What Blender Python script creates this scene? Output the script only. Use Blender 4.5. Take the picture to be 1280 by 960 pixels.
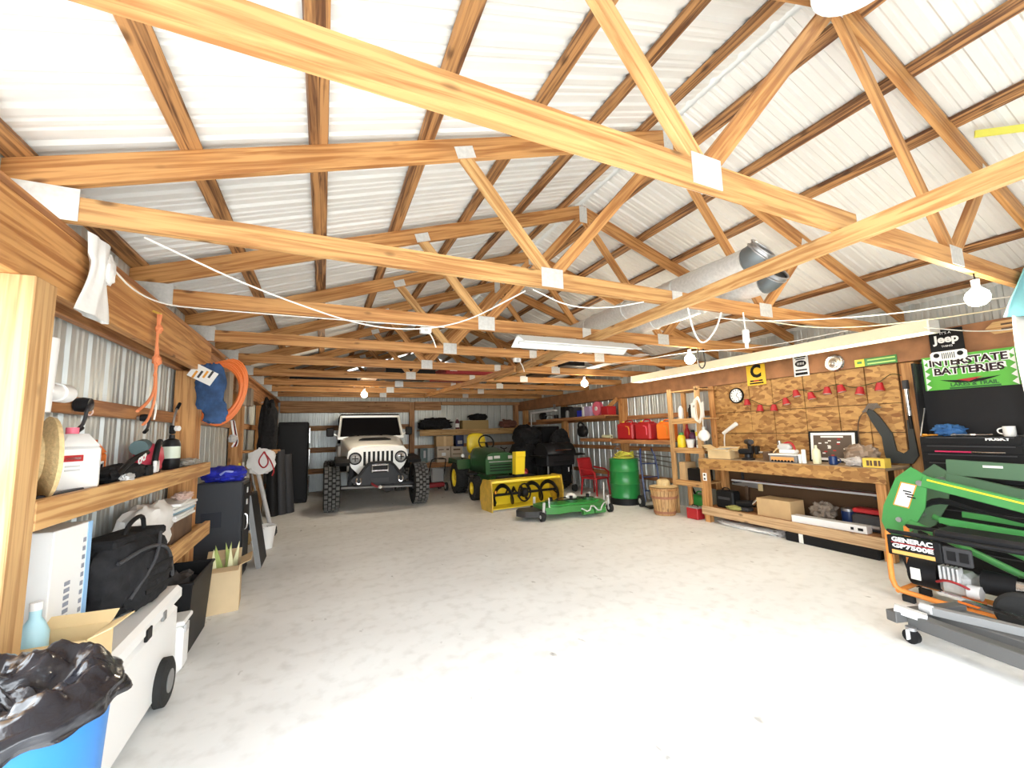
import bpy, math, random
from math import sin, cos, pi, radians as R
from mathutils import Vector as V, Matrix as MX, noise
for o in list(bpy.data.objects): bpy.data.objects.remove(o)
SC = bpy.context.scene
COL = SC.collection
rnd = random.Random(7)

# ------------------------------------------------------------ camera, world, sun, exposure
def make_camera():
    yaw, pit, roll = .4333, .1142, -.0277
    cyw, sy, cp, sp = cos(yaw), sin(yaw), cos(pit), sin(pit)
    r = V((cyw, -sy, 0)); fw = V((sy*cp, cyw*cp, sp)); u = r.cross(fw)
    r2 = cos(roll)*r + sin(roll)*u; u2 = -sin(roll)*r + cos(roll)*u
    c = bpy.data.cameras.new('camera'); c.sensor_width = 36; c.lens = 511/1280*36; c.clip_start = .02
    o = bpy.data.objects.new('camera', c); COL.objects.link(o)
    o.matrix_world = MX(((r2.x, u2.x, -fw.x, 0), (r2.y, u2.y, -fw.y, 0), (r2.z, u2.z, -fw.z, 1.5), (0, 0, 0, 1)))
    SC.camera = o
make_camera()
w = bpy.data.worlds.new('world'); SC.world = w; w.use_nodes = True
bg = w.node_tree.nodes['Background']; bg.inputs[0].default_value = (.90, .96, 1, 1); bg.inputs[1].default_value = 6.0
sl = bpy.data.lights.new('sun', 'SUN'); sl.energy = 4.2; sl.angle = .01; sl.color = (1, .95, .86)
so = bpy.data.objects.new('sun', sl); COL.objects.link(so); so.rotation_euler = (R(35), R(-8), 0); so.location = (0, -6, 9)
SC.view_settings.view_transform = 'Standard'; SC.view_settings.look = 'None'
SC.view_settings.exposure = 0.75; SC.view_settings.gamma = 1; SC.view_settings.use_curve_mapping = False

# ------------------------------------------------------------ materials
MATS = {}
def mat(name, col, rough=.55, metal=0, emit=None, es=0, noise_amt=0, nscale=8, bump=0, alpha=None, trans=0, col2=None, coat=0):
    if name in MATS: return MATS[name]
    m = bpy.data.materials.new(name); m.use_nodes = True; nt = m.node_tree; b = nt.nodes['Principled BSDF']
    c = (*col, 1); b.inputs['Base Color'].default_value = c; b.inputs['Roughness'].default_value = rough; b.inputs['Metallic'].default_value = metal
    if max(col) < .1 and rough > .25 and not coat: b.inputs['Specular IOR Level'].default_value = .2
    if coat: b.inputs['Coat Weight'].default_value = coat
    if emit: b.inputs['Emission Color'].default_value = (*emit, 1); b.inputs['Emission Strength'].default_value = es
    if trans: b.inputs['Transmission Weight'].default_value = trans
    if noise_amt or col2 or bump:
        tc = nt.nodes.new('ShaderNodeTexCoord'); n = nt.nodes.new('ShaderNodeTexNoise'); n.inputs['Scale'].default_value = nscale; n.inputs['Detail'].default_value = 6
        nt.links.new(tc.outputs['Object'], n.inputs['Vector'])
        rp = nt.nodes.new('ShaderNodeValToRGB'); rp.color_ramp.elements[0].position = .35; rp.color_ramp.elements[1].position = .68
        d = col2 if col2 else tuple(max(0, x*(1-noise_amt)) for x in col)
        rp.color_ramp.elements[0].color = (*d, 1); rp.color_ramp.elements[1].color = c
        nt.links.new(n.outputs['Fac'], rp.inputs['Fac']); nt.links.new(rp.outputs['Color'], b.inputs['Base Color'])
        if bump:
            bp = nt.nodes.new('ShaderNodeBump'); bp.inputs['Strength'].default_value = bump; bp.inputs['Distance'].default_value = .02
            nt.links.new(n.outputs['Fac'], bp.inputs['Height']); nt.links.new(bp.outputs['Normal'], b.inputs['Normal'])
    MATS[name] = m; return m
def wood(name, light, dark, axis, rough=.6, knots=True, ring=1.0):
    if name in MATS: return MATS[name]
    m = bpy.data.materials.new(name); m.use_nodes = True; nt = m.node_tree; b = nt.nodes['Principled BSDF']; L = nt.links.new
    b.inputs['Roughness'].default_value = rough
    tc = nt.nodes.new('ShaderNodeTexCoord'); mp = nt.nodes.new('ShaderNodeMapping')
    s = [38, 38, 38]; s[axis] = 1.6; mp.inputs['Scale'].default_value = s
    L(tc.outputs['Object'], mp.inputs['Vector'])
    oi = nt.nodes.new('ShaderNodeObjectInfo'); va = nt.nodes.new('ShaderNodeVectorMath'); va.operation = 'SCALE'
    cb = nt.nodes.new('ShaderNodeCombineXYZ'); L(oi.outputs['Random'], cb.inputs[0]); L(oi.outputs['Random'], cb.inputs[1]); L(oi.outputs['Random'], cb.inputs[2])
    L(cb.outputs[0], va.inputs[0]); va.inputs['Scale'].default_value = 37
    ad = nt.nodes.new('ShaderNodeVectorMath'); L(mp.outputs[0], ad.inputs[0]); L(va.outputs[0], ad.inputs[1])
    n = nt.nodes.new('ShaderNodeTexNoise'); n.inputs['Scale'].default_value = 1; n.inputs['Detail'].default_value = 5; n.inputs['Distortion'].default_value = .6*ring
    L(ad.outputs[0], n.inputs['Vector'])
    rp = nt.nodes.new('ShaderNodeValToRGB'); e = rp.color_ramp.elements
    e[0].position = .38; e[0].color = (*dark, 1); e[1].position = .58; e[1].color = (*light, 1)
    L(n.outputs['Fac'], rp.inputs['Fac'])
    # big tone drift and knots
    n2 = nt.nodes.new('ShaderNodeTexNoise'); n2.inputs['Scale'].default_value = 1.7; L(tc.outputs['Object'], n2.inputs['Vector'])
    vo = nt.nodes.new('ShaderNodeTexVoronoi'); vo.inputs['Scale'].default_value = 1
    mp2 = nt.nodes.new('ShaderNodeMapping'); s2 = [7, 7, 7]; s2[axis] = 3.2; mp2.inputs['Scale'].default_value = s2
    L(tc.outputs['Object'], mp2.inputs['Vector']); L(mp2.outputs[0], vo.inputs['Vector'])
    kr = nt.nodes.new('ShaderNodeValToRGB'); ke = kr.color_ramp.elements; ke[0].position = .06; ke[0].color = (.22, .18, .15, 1); ke[1].position = .15; ke[1].color = (1, 1, 1, 1)
    L(vo.outputs['Distance'], kr.inputs['Fac'])
    mu = nt.nodes.new('ShaderNodeMix'); mu.data_type = 'RGBA'; mu.blend_type = 'MULTIPLY'; mu.inputs[0].default_value = .8 if knots else 0
    L(rp.outputs[0], mu.inputs[6]); L(kr.outputs[0], mu.inputs[7])
    hs = nt.nodes.new('ShaderNodeHueSaturation'); L(mu.outputs[2], hs.inputs['Color'])
    ma = nt.nodes.new('ShaderNodeMath'); ma.operation = 'MULTIPLY_ADD'; ma.inputs[1].default_value = .5; ma.inputs[2].default_value = .75
    L(n2.outputs['Fac'], ma.inputs[0]); L(ma.outputs[0], hs.inputs['Value'])
    L(hs.outputs[0], b.inputs['Base Color'])
    bp = nt.nodes.new('ShaderNodeBump'); bp.inputs['Strength'].default_value = .15; bp.inputs['Distance'].default_value = .01
    L(n.outputs['Fac'], bp.inputs['Height']); L(bp.outputs[0], b.inputs['Normal'])
    MATS[name] = m; return m
LW, DW = (.60, .31, .11), (.36, .145, .04)
WX = wood('pine_x', LW, DW, 0); WY = wood('pine_y', LW, DW, 1); WZ = wood('pine_z', LW, DW, 2)
PY = wood('purlin_wood', (.46, .23, .085), (.11, .042, .015), 1, ring=1.5)
DX = wood('dark_pine_x', (.50, .26, .11), (.30, .13, .05), 0); DY = wood('dark_pine_y', (.48, .23, .09), (.28, .11, .04), 1); DZ = wood('dark_pine_z', (.50, .26, .11), (.3, .13, .05), 2)
YX = wood('pale_pine_x', (.58, .33, .125), (.34, .15, .045), 0); YY = wood('pale_pine_y', (.66, .40, .165), (.42, .20, .065), 1); YZ = wood('pale_pine_z', (.60, .37, .165), (.40, .21, .08), 2)
TX = wood('grey_timber', (.40, .33, .25), (.22, .17, .12), 2)

def osb():
    m = bpy.data.materials.new('osb'); m.use_nodes = True; nt = m.node_tree; b = nt.nodes['Principled BSDF']; L = nt.links.new
    tc = nt.nodes.new('ShaderNodeTexCoord'); mp = nt.nodes.new('ShaderNodeMapping'); mp.inputs['Scale'].default_value = (30, 22, 48)
    L(tc.outputs['Object'], mp.inputs['Vector'])
    nz = nt.nodes.new('ShaderNodeTexNoise'); nz.inputs['Scale'].default_value = 5; L(tc.outputs['Object'], nz.inputs['Vector'])
    av = nt.nodes.new('ShaderNodeMix'); av.data_type = 'RGBA'; av.inputs[0].default_value = .82; L(nz.outputs['Color'], av.inputs[7]); L(mp.outputs[0], av.inputs[6]); av.inputs[0].default_value = .18
    vo = nt.nodes.new('ShaderNodeTexVoronoi'); vo.inputs['Scale'].default_value = .7; vo.inputs['Randomness'].default_value = 1; L(av.outputs[2], vo.inputs['Vector'])
    rp = nt.nodes.new('ShaderNodeValToRGB'); e = rp.color_ramp.elements; e[0].color = (.22, .09, .024, 1); e[1].color = (.52, .29, .095, 1); e[0].position = .1; e[1].position = .8
    bw = nt.nodes.new('ShaderNodeRGBToBW'); L(vo.outputs['Color'], bw.inputs[0]); L(bw.outputs[0], rp.inputs[0]); L(rp.outputs[0], b.inputs['Base Color']); b.inputs['Roughness'].default_value = .6
    return m
OSB = osb()
CONC = None
def concrete():
    m = bpy.data.materials.new('concrete'); m.use_nodes = True; nt = m.node_tree; b = nt.nodes['Principled BSDF']; L = nt.links.new
    tc = nt.nodes.new('ShaderNodeTexCoord')
    def nz(s, d, sc=(1, 1, 1)):
        mp = nt.nodes.new('ShaderNodeMapping'); mp.inputs['Scale'].default_value = sc; L(tc.outputs['Object'], mp.inputs['Vector'])
        n = nt.nodes.new('ShaderNodeTexNoise'); n.inputs['Scale'].default_value = s; n.inputs['Detail'].default_value = d; L(mp.outputs[0], n.inputs['Vector']); return n
    a = nz(.7, 8, (1, 2.2, 1)); c = nz(9, 8)
    r1 = nt.nodes.new('ShaderNodeValToRGB'); r1.color_ramp.elements[0].position = .3; r1.color_ramp.elements[0].color = (.77, .775, .765, 1); r1.color_ramp.elements[1].position = .62; r1.color_ramp.elements[1].color = (.86, .87, .865, 1)
    L(a.outputs['Fac'], r1.inputs[0])
    r2 = nt.nodes.new('ShaderNodeValToRGB'); r2.color_ramp.elements[0].position = .28; r2.color_ramp.elements[0].color = (.84, .835, .82, 1); r2.color_ramp.elements[1].position = .5; r2.color_ramp.elements[1].color = (1, 1, 1, 1)
    L(c.outputs['Fac'], r2.inputs[0])
    mu = nt.nodes.new('ShaderNodeMix'); mu.data_type = 'RGBA'; mu.blend_type = 'MULTIPLY'; mu.inputs[0].default_value = .8; L(r1.outputs[0], mu.inputs[6]); L(r2.outputs[0], mu.inputs[7])
    sp = nz(5, 3, (1.6, .8, 1)); r3 = nt.nodes.new('ShaderNodeValToRGB'); r3.color_ramp.elements[0].position = .70; r3.color_ramp.elements[0].color = (1, 1, 1, 1); r3.color_ramp.elements[1].position = .76; r3.color_ramp.elements[1].color = (.45, .44, .43, 1)
    L(sp.outputs['Fac'], r3.inputs[0]); m3 = nt.nodes.new('ShaderNodeMix'); m3.data_type = 'RGBA'; m3.blend_type = 'MULTIPLY'; m3.inputs[0].default_value = 1; L(mu.outputs[2], m3.inputs[6]); L(r3.outputs[0], m3.inputs[7])
    L(m3.outputs[2], b.inputs['Base Color']); b.inputs['Roughness'].default_value = .55
    bp = nt.nodes.new('ShaderNodeBump'); bp.inputs['Strength'].default_value = .12; bp.inputs['Distance'].default_value = .01; L(c.outputs['Fac'], bp.inputs['Height']); L(bp.outputs[0], b.inputs['Normal'])
    return m
CONC = concrete()
ROOFM = mat('roof_metal', (.76, .75, .72), .5, .0, noise_amt=.06, nscale=3)
WALLM = mat('wall_metal', (.58, .61, .60), .38, .45, noise_amt=.10, nscale=4)
GALV = mat('galvanised', (.78, .78, .76), .4, .4, noise_amt=.15, nscale=40)
BLK = mat('black_plastic', (.010, .010, .011), .5); BLKM = mat('black_satin', (.018, .018, .02), .35, .1); RUB = mat('rubber', (.028, .028, .028), .8, bump=.2, nscale=60)
DGR = mat('dark_grey', (.05, .05, .054), .5); GRY = mat('mid_grey', (.24, .24, .24), .5); LGR = mat('light_grey', (.55, .55, .55), .5)
WHT = mat('white_plastic', (.86, .86, .85), .4); WPT = mat('white_paint', (.80, .81, .79), .35, coat=.4); PAPER = mat('paper', (.80, .79, .75), .8)
CHR = mat('chrome', (.75, .75, .76), .15, 1); STL = mat('steel', (.42, .42, .43), .35, .8)
RED = mat('red', (.42, .015, .02), .45); DRED = mat('dark_red', (.28, .015, .02), .5); PINK = mat('pink', (.80, .16, .24), .5); ORG = mat('orange', (.85, .20, .02), .45); AMB = mat('amber', (.72, .30, .03), .5)
YEL = mat('machine_yellow', (.88, .66, .03), .35); GRN = mat('machine_green', (.035, .26, .05), .35); BGRN = mat('bright_green', (.05, .24, .055), .35); DGRN = mat('dark_green', (.02, .10, .03), .35)
BLU = mat('blue', (.02, .03, .45), .6, bump=.4, nscale=25); LBLU = mat('bin_blue', (.015, .17, .50), .45); DEN = mat('denim', (.035, .09, .22), .8, noise_amt=.5, nscale=15, bump=.4); CYAN = mat('cyan', (.25, .62, .68), .6, noise_amt=.15, nscale=6)
CARD = mat('cardboard', (.60, .40, .20), .8, noise_amt=.12, nscale=5); CARDP = mat('cardboard_pale', (.80, .60, .32), .8, noise_amt=.1, nscale=5); TAN = mat('straw', (.70, .52, .26), .75, noise_amt=.2, nscale=60, bump=.3)
CLOTH = mat('black_fabric', (.022, .022, .024), .85, noise_amt=.4, nscale=20, bump=.5); SACK = mat('white_sack', (.82, .81, .79), .6, noise_amt=.08, nscale=10, bump=.4)
BAGM = mat('bin_liner', (.015, .015, .02), .22, bump=.6, nscale=9, coat=.3); GLASS = mat('dark_glass', (.006, .006, .007), .3)
BULB = mat('bulb_glow', (1, .95, .8), .3, emit=(1, .90, .68), es=60); TUBE = mat('tube_glow', (1, 1, 1), .3, emit=(1, .97, .90), es=5)
WIRE = mat('white_cable', (.82, .80, .74), .5); BROWN = mat('brown', (.16, .09, .05), .7, noise_amt=.4); TAUPE = mat('taupe', (.30, .24, .19), .8, noise_amt=.5, nscale=14, bump=.5)

# ------------------------------------------------------------ mesh builder
class B:
    def __init__(s): s.v = []; s.f = []
    def add(s, vs, fs):
        k = len(s.v); s.v += [tuple(x) for x in vs]; s.f += [tuple(i+k for i in f) for f in fs]; return s
    def box(s, c, d, rot=None, b=0):
        h = [x/2 for x in d]
        b = min(b, *(x*.49 for x in h)) if b else 0
        if not b:
            vs = [V((x*h[0], y*h[1], z*h[2])) for x in (-1, 1) for y in (-1, 1) for z in (-1, 1)]
            fs = [(0, 1, 3, 2), (4, 6, 7, 5), (0, 4, 5, 1), (2, 3, 7, 6), (0, 2, 6, 4), (1, 5, 7, 3)]
        else:
            vs = []; idx = {}
            for x in (-1, 1):
                for y in (-1, 1):
                    for z in (-1, 1):
                        for a in range(3):
                            q = [x*h[0], y*h[1], z*h[2]]
                            for k in range(3):
                                if k != a: q[k] -= b*(x, y, z)[k]
                            idx[(x, y, z, a)] = len(vs); vs.append(V(q))
            fs = []
            for a in range(3):
                o = [k for k in range(3) if k != a]
                for sg in (-1, 1):
                    loop = []
                    for p, q in ((-1, -1), (1, -1), (1, 1), (-1, 1)):
                        t = [0, 0, 0]; t[a] = sg; t[o[0]] = p; t[o[1]] = q; loop.append(idx[(*t, a)])
                    fs.append(tuple(loop if (sg > 0) == (a != 1) else loop[::-1]))
                for p in (-1, 1):
                    for q in (-1, 1):
                        t = [0, 0, 0]; t[o[0]] = p; t[o[1]] = q; t1 = t[:]; t2 = t[:]; t1[a] = -1; t2[a] = 1
                        lp = (idx[(*t1, o[0])], idx[(*t2, o[0])], idx[(*t2, o[1])], idx[(*t1, o[1])])
                        fs.append(lp if p*q*(1 if a != 1 else -1) > 0 else lp[::-1])
            for x in (-1, 1):
                for y in (-1, 1):
                    for z in (-1, 1):
                        lp = tuple(idx[(x, y, z, a)] for a in range(3)); fs.append(lp if x*y*z > 0 else lp[::-1])
        if rot is not None: vs = [rot @ q for q in vs]
        c = V(c); return s.add([q+c for q in vs], fs)
    def lohi(s, lo, hi, b=0): return s.box([(a+c)/2 for a, c in zip(lo, hi)], [abs(c-a) for a, c in zip(lo, hi)], None, b)
    def beam(s, p, q, w, h, up=(0, 0, 1), b=0):
        p = V(p); q = V(q); d = q-p; L = d.length; y = d/L; x = y.cross(V(up))
        if x.length < 1e-4: x = y.cross(V((1, 0, 0)))
        x.normalize(); z = x.cross(y); m = MX((x, y, z)).transposed()
        return s.box((p+q)/2, (w, L, h), m, b)
    def cyl(s, p, q, r, r2=None, n=14, caps=True):
        p = V(p); q = V(q); r2 = r if r2 is None else r2; d = (q-p).normalized(); x = d.orthogonal().normalized(); y = d.cross(x); vs = []
        for c, rr in ((p, r), (q, r2)):
            for i in range(n): a = 2*pi*i/n; vs.append(c+x*rr*cos(a)+y*rr*sin(a))
        fs = [(i, (i+1) % n, n+(i+1) % n, n+i) for i in range(n)]
        if caps: fs += [tuple(range(n))[::-1], tuple(range(n, 2*n))]
        return s.add(vs, fs)
    def tube(s, pts, r, n=8, closed=False, sm=0):
        P = [V(p) for p in pts]
        for _ in range(sm):
            Q = []
            for i in range(len(P)-(0 if closed else 1)):
                a, b = P[i], P[(i+1) % len(P)]; Q += [a*.75+b*.25, a*.25+b*.75]
            P = Q if closed else [P[0]]+Q+[P[-1]]
        m = len(P); vs = []; fs = []; prev = None
        for i, p in enumerate(P):
            d = (P[(i+1) % m]-P[i-1]) if closed else (P[min(i+1, m-1)]-P[max(i-1, 0)])
            d.normalize()
            x = d.orthogonal().normalized() if prev is None else (prev-d*prev.dot(d))
            if x.length < 1e-5: x = d.orthogonal()
            x.normalize(); prev = x; y = d.cross(x); rr = r[i] if isinstance(r, (list, tuple)) else r
            for k in range(n): a = 2*pi*k/n; vs.append(p+x*rr*cos(a)+y*rr*sin(a))
        for i in range(m if closed else m-1):
            j = (i+1) % m
            for k in range(n): fs.append((i*n+k, i*n+(k+1) % n, j*n+(k+1) % n, j*n+k))
        if not closed: fs += [tuple(range(n))[::-1], tuple(range((m-1)*n, m*n))]
        return s.add(vs, fs)
    def lathe(s, prof, M=None, n=20, a0=0, a1=2*pi, caps=True):
        M = M or MX(); full = abs(a1-a0-2*pi) < 1e-4; k = n if full else n+1; vs = []; fs = []
        for r, z in prof:
            for i in range(k): a = a0+(a1-a0)*i/n; vs.append(M @ V((r*cos(a), r*sin(a), z)))
        for j in range(len(prof)-1):
            for i in range(n): fs.append((j*k+i, j*k+(i+1) % k, (j+1)*k+(i+1) % k, (j+1)*k+i))
        if full and caps and not (len(prof) == 2 and prof[0][1] == prof[1][1]):
            if prof[0][0] > 1e-4: fs.append(tuple(range(k))[::-1])
            if prof[-1][0] > 1e-4: fs.append(tuple(range((len(prof)-1)*k, len(prof)*k)))
        return s.add(vs, fs)
    def prism(s, poly, d0, d1, M=None):
        M = M or MX(); n = len(poly); vs = [M @ V((x, y, d0)) for x, y in poly]+[M @ V((x, y, d1)) for x, y in poly]
        fs = [tuple(range(n))[::-1], tuple(range(n, 2*n))]+[(i, (i+1) % n, n+(i+1) % n, n+i) for i in range(n)]
        return s.add(vs, fs)
    def grid(s, fn, nu, nv):
        vs = [fn(i/nu, j/nv) for j in range(nv+1) for i in range(nu+1)]
        return s.add(vs, [(j*(nu+1)+i, j*(nu+1)+i+1, (j+1)*(nu+1)+i+1, (j+1)*(nu+1)+i) for j in range(nv) for i in range(nu)])
    def blob(s, c, r, p=2.0, amp=.12, sc=4, seed=0, nu=28, nv=16, rot=None):
        vs = []; c = V(c)
        for j in range(nv+1):
            th = pi*j/nv
            for i in range(nu):
                ph = 2*pi*i/nu; q = V((sin(th)*cos(ph), sin(th)*sin(ph), cos(th)))
                k = (abs(q.x)**p+abs(q.y)**p+abs(q.z)**p)**(-1/p); q = q*k
                e = 1+amp*noise.fractal(q*sc*.5+V((seed*7.1, seed, 3)), 1, 2, 3)
                q = V((q.x*r[0]*e, q.y*r[1]*e, max(q.z*r[2]*e, -r[2]) if rot is None else q.z*r[2]*e))
                vs.append(c+(rot @ q if rot is not None else q))
        fs = [(j*nu+i, j*nu+(i+1) % nu, (j+1)*nu+(i+1) % nu, (j+1)*nu+i)[::-1] for j in range(nv) for i in range(nu)]
        return s.add(vs, fs)
    def xf(s, M): s.v = [tuple(M @ V(q)) for q in s.v]; return s
    def mesh(s, name, m, smooth=35):
        me = bpy.data.meshes.new(name); me.from_pydata(s.v, [], s.f); me.materials.append(m); me.update()
        if smooth:
            me.polygons.foreach_set('use_smooth', [True]*len(me.polygons))
            try: me.set_sharp_from_angle(angle=R(smooth))
            except Exception: pass
        return me
    def to(s, name, m, parent=None, smooth=35, solid=0, loc=None, rot=None):
        o = bpy.data.objects.new(name, s.mesh(name, m, smooth)); COL.objects.link(o)
        if parent: o.parent = parent
        if loc is not None: o.location = loc
        if rot is not None: o.rotation_euler = rot
        if solid: md = o.modifiers.new('solid', 'SOLIDIFY'); md.thickness = solid; md.offset = 0
        return o
def inst(me, name, parent=None, loc=(0, 0, 0), rot=(0, 0, 0)):
    o = bpy.data.objects.new(name, me); COL.objects.link(o); o.parent = parent; o.location = loc; o.rotation_euler = rot; return o
def tag(o, label, cat, group=None):
    o['label'] = label; o['category'] = cat
    if group: o['group'] = group
    return o
def struct(o): o['kind'] = 'structure'; return o
def T(name, label, cat, loc=(0, 0, 0), rz=0, group=None, rot=None):
    o = bpy.data.objects.new(name, None); o.empty_display_size = .1; COL.objects.link(o); o.location = loc; o.rotation_euler = rot or (0, 0, rz)
    return tag(o, label, cat, group)
def frame(o, x, y, z):   # matrix from origin and axes
    x, y, z, o = V(x), V(y), V(z), V(o)
    return MX(((x.x, y.x, z.x, o.x), (x.y, y.y, z.y, o.y), (x.z, y.z, z.z, o.z), (0, 0, 0, 1)))
def FR(o): return frame(o, (0, -1, 0), (0, 0, 1), (-1, 0, 0))   # on a surface facing -x
def FC(o): return frame(o, (1, 0, 0), (0, 0, 1), (0, -1, 0))    # facing -y
def FL(o): return frame(o, (0, 1, 0), (0, 0, 1), (1, 0, 0))     # facing +x
def text(s, size, M, m, parent, name='lettering', bold=.0, ext=.001, width=None):
    cu = bpy.data.curves.new('t', 'FONT'); cu.body = s; cu.size = size; cu.align_x = 'CENTER'; cu.align_y = 'CENTER'; cu.extrude = ext; cu.offset = bold; cu.resolution_u = 3
    o = bpy.data.objects.new('t', cu); COL.objects.link(o); bpy.context.view_layer.update()
    me = bpy.data.meshes.new_from_object(o.evaluated_get(bpy.context.evaluated_depsgraph_get()))
    bpy.data.objects.remove(o); bpy.data.curves.remove(cu)
    if width:
        xs = [v.co.x for v in me.vertices]; k = width/(max(xs)-min(xs)); mx = (max(xs)+min(xs))/2
        for v in me.vertices: v.co.x = (v.co.x-mx)*k
    me.transform(M); me.materials.clear(); me.materials.append(m); me.name = name
    q = bpy.data.objects.new(name, me); COL.objects.link(q); q.parent = parent; return q

# ------------------------------------------------------------ the building
RIDGE = 2.62; SL = .338; YF, YB = -.9, 12.62
def zl(x): return 2.995+SL*(x if x <= RIDGE else 2*RIDGE-x)      # underside of the top chord
fl = struct(B().lohi((-1.6, YF, -.2), (6.6, YB+.2, 0)).to('floor', CONC, smooth=0))
gm = mat('gravel', (.42, .41, .38), .9, noise_amt=.15, nscale=3)
struct(B().lohi((-30, -40, -.25), (36, YF, -.02)).add([(-30, YF, -.02), (-1.6, YF, -.02), (-1.6, 30, -.02), (-30, 30, -.02)], [(0, 1, 2, 3)]).to('ground', gm, smooth=0))
def ribs(n_per, pitch, big, hb, minor):
    """profile of one sheet along its width: list of (s, height)"""
    P = []
    for k in range(n_per):
        o = k*pitch
        P += [(o, 0), (o+.012, hb), (o+big, hb), (o+big+.012, 0)]
        fl0 = o+big+.012; w_ = pitch-big-.012
        for j in range(minor):
            c = fl0+w_*(j+1)/(minor+1); P += [(c-.016, 0), (c-.006, .006), (c+.006, .006), (c+.016, 0)]
    P.append((n_per*pitch, 0)); return P
def sheet_mesh(name, L, prof, m):
    """sheet: length along x (0..L), width along y, ribs raised along z"""
    b = B(); vs = []; n = len(prof)
    for x in (0, L): vs += [(x, s_, h) for s_, h in prof]
    b.add(vs, [(i, i+1, n+i+1, n+i) for i in range(n-1)]); return b.mesh(name, m, 0)
ceil = struct(bpy.data.objects.new('ceiling', None)); COL.objects.link(ceil)
ang = math.atan(SL); Ls = (RIDGE+1.6)/cos(ang)
rm = sheet_mesh('roof_panel', Ls-.03, ribs(4, .2286, .045, .018, 2), ROOFM)
z0 = zl(-1.6)+.192
nsh = int((YB+.3-YF)/.9144)+1
for k in range(nsh):
    y = YF+.9144*k
    inst(rm, 'roof_panel', ceil, (-1.6, y, z0), (0, -ang, 0))
    inst(rm, 'roof_panel', ceil, (2*RIDGE+1.6, y+.9144, z0), (0, -ang, pi))
B().prism([(-.2, -.07), (0, 0), (.2, -.07), (.2, -.066), (0, .006), (-.2, -.066)], 0, nsh*.9144, frame((RIDGE, YF+nsh*.9144, zl(RIDGE)+.235), (1, 0, 0), (0, 0, 1), (0, -1, 0))).to('ridge_cap', ROOFM, ceil)
PX_L = [-1.22, -.63, -.06, .55, 1.21, 1.79, 2.36]; PX_R = [2.88, 3.44, 4.0, 4.72, 5.47, 6.05, 6.42]
for i, x in enumerate(PX_L+PX_R):
    s_ = 1 if x < RIDGE else -1; zc = zl(x)+.145/1+.02
    ry = -ang*s_
    b = B().box((0, 0, 0), (.095, nsh*.9144, .038), None, .003); b.to('purlin', PY, ceil, 0, loc=(x, YF+nsh*.4572, zc), rot=(0, ry, 0))

def member(name, p, q, w_, h_, m, parent):
    p = V(p); q = V(q); d = q-p; y = d.normalized(); x = y.cross(V((0, 0, 1))).normalized(); z = x.cross(y)
    o = B().box((0, 0, 0), (w_, d.length, h_), None, .002).to(name, m, parent, 0); o.matrix_local = frame((p+q)/2, x, y, z); return o
def truss(y, label, group='roof trusses'):
    t = T('roof_truss', label, 'truss', (0, y, 2.475), group=group); Z = 2.475; th = .02
    XZ = lambda P: [(x, z-Z) for x, z in P]
    M = frame((0, 0, 0), (1, 0, 0), (0, 0, 1), (0, -1, 0))
    B().prism(XZ([(-1.22, Z), (2.585, Z), (2.585, Z+.115), (-1.22, Z+.115)]), -th, th, M).to('bottom_chord', YX if y < 3 else WX, t, 0)
    B().prism(XZ([(2.595, Z), (6.45, Z), (6.45, Z+.115), (2.595, Z+.115)]), -th, th, M).to('bottom_chord', WX, t, 0)
    for sg in (1, -1):
        f = (lambda x: x) if sg > 0 else (lambda x: 2*RIDGE-x)
        P = [(f(-1.3), zl(-1.3)), (f(RIDGE-.003), zl(RIDGE)), (f(RIDGE-.003), zl(RIDGE)+.145), (f(-1.3), zl(-1.3)+.145)]
        a_ = V(((P[0][0]+P[3][0])/2, 0, (P[0][1]+P[3][1])/2-Z)); b_ = V(((P[1][0]+P[2][0])/2, 0, (P[1][1]+P[2][1])/2-Z)); member('top_chord', a_, b_, th*2, .137, WY, t)
    g1, g2 = (1.42, Z+.075), (3.70, Z+.075); pk = (RIDGE, zl(RIDGE)-.02)
    for (a, b_, m) in ((g1, (.80, zl(.8)+.02), YY if y < 5 else WY), (g1, (pk[0]-.03, pk[1]), WY), (g2, (pk[0]+.03, pk[1]), WY), (g2, (4.44, zl(4.44)+.02), WY)):
        member('web', (a[0], 0, a[1]-Z), (b_[0], 0, b_[1]-Z), .036, .085, m, t)
    pl = [(1.42, Z+.07, .17, .135, 0), (3.70, Z+.07, .17, .125, 0), (2.59, Z+.06, .11, .11, 0), (-1.12, Z+.075, .22, .15, 0), (6.30, Z+.075, .2, .15, 0),
          (.80, zl(.8)+.045, .13, .08, .33), (4.44, zl(4.44)+.045, .13, .08, -.33), (RIDGE, zl(RIDGE)+.03, .10, .19, 0)]
    for x, z, w_, h_, a in pl:
        for s_ in (-1, 1): B().box((x, s_*(th+.0025), z-Z), (w_, .003, h_), MX.Rotation(-a, 3, 'Y')).to('gusset_plate', GALV, t, 0)
    return t
TY = [1.11+1.265*k for k in range(0, 9)]
for k, y in enumerate(TY):
    lab = 'wooden roof truss of pine boards with W-shaped webs and metal gusset plates'
    lab = {0: 'pine roof truss with the white dish shade at its peak', 1: 'pine roof truss that the two dark duct elbows stick out from', 2: 'pine roof truss just beyond the flat white shop light', 3: 'pine roof truss with a white junction box under its chord', 8: 'pine roof truss standing against the back wall'}.get(k, lab)
    truss(y, lab)
tag(B().beam((2.30, -.3, 2.43), (2.72, 6.6, 2.43), .04, .088).to('bracing_board', YY, None, 0), 'long pale pine board nailed under the truss bottom chords', 'board')
tag(B().beam((2.60, 5.5, 2.425), (2.30, 10.2, 2.425), .04, .085).to('bracing_board', WY, None, 0), 'pine board nailed under the far truss chords, overlapping a longer one', 'board')

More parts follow.
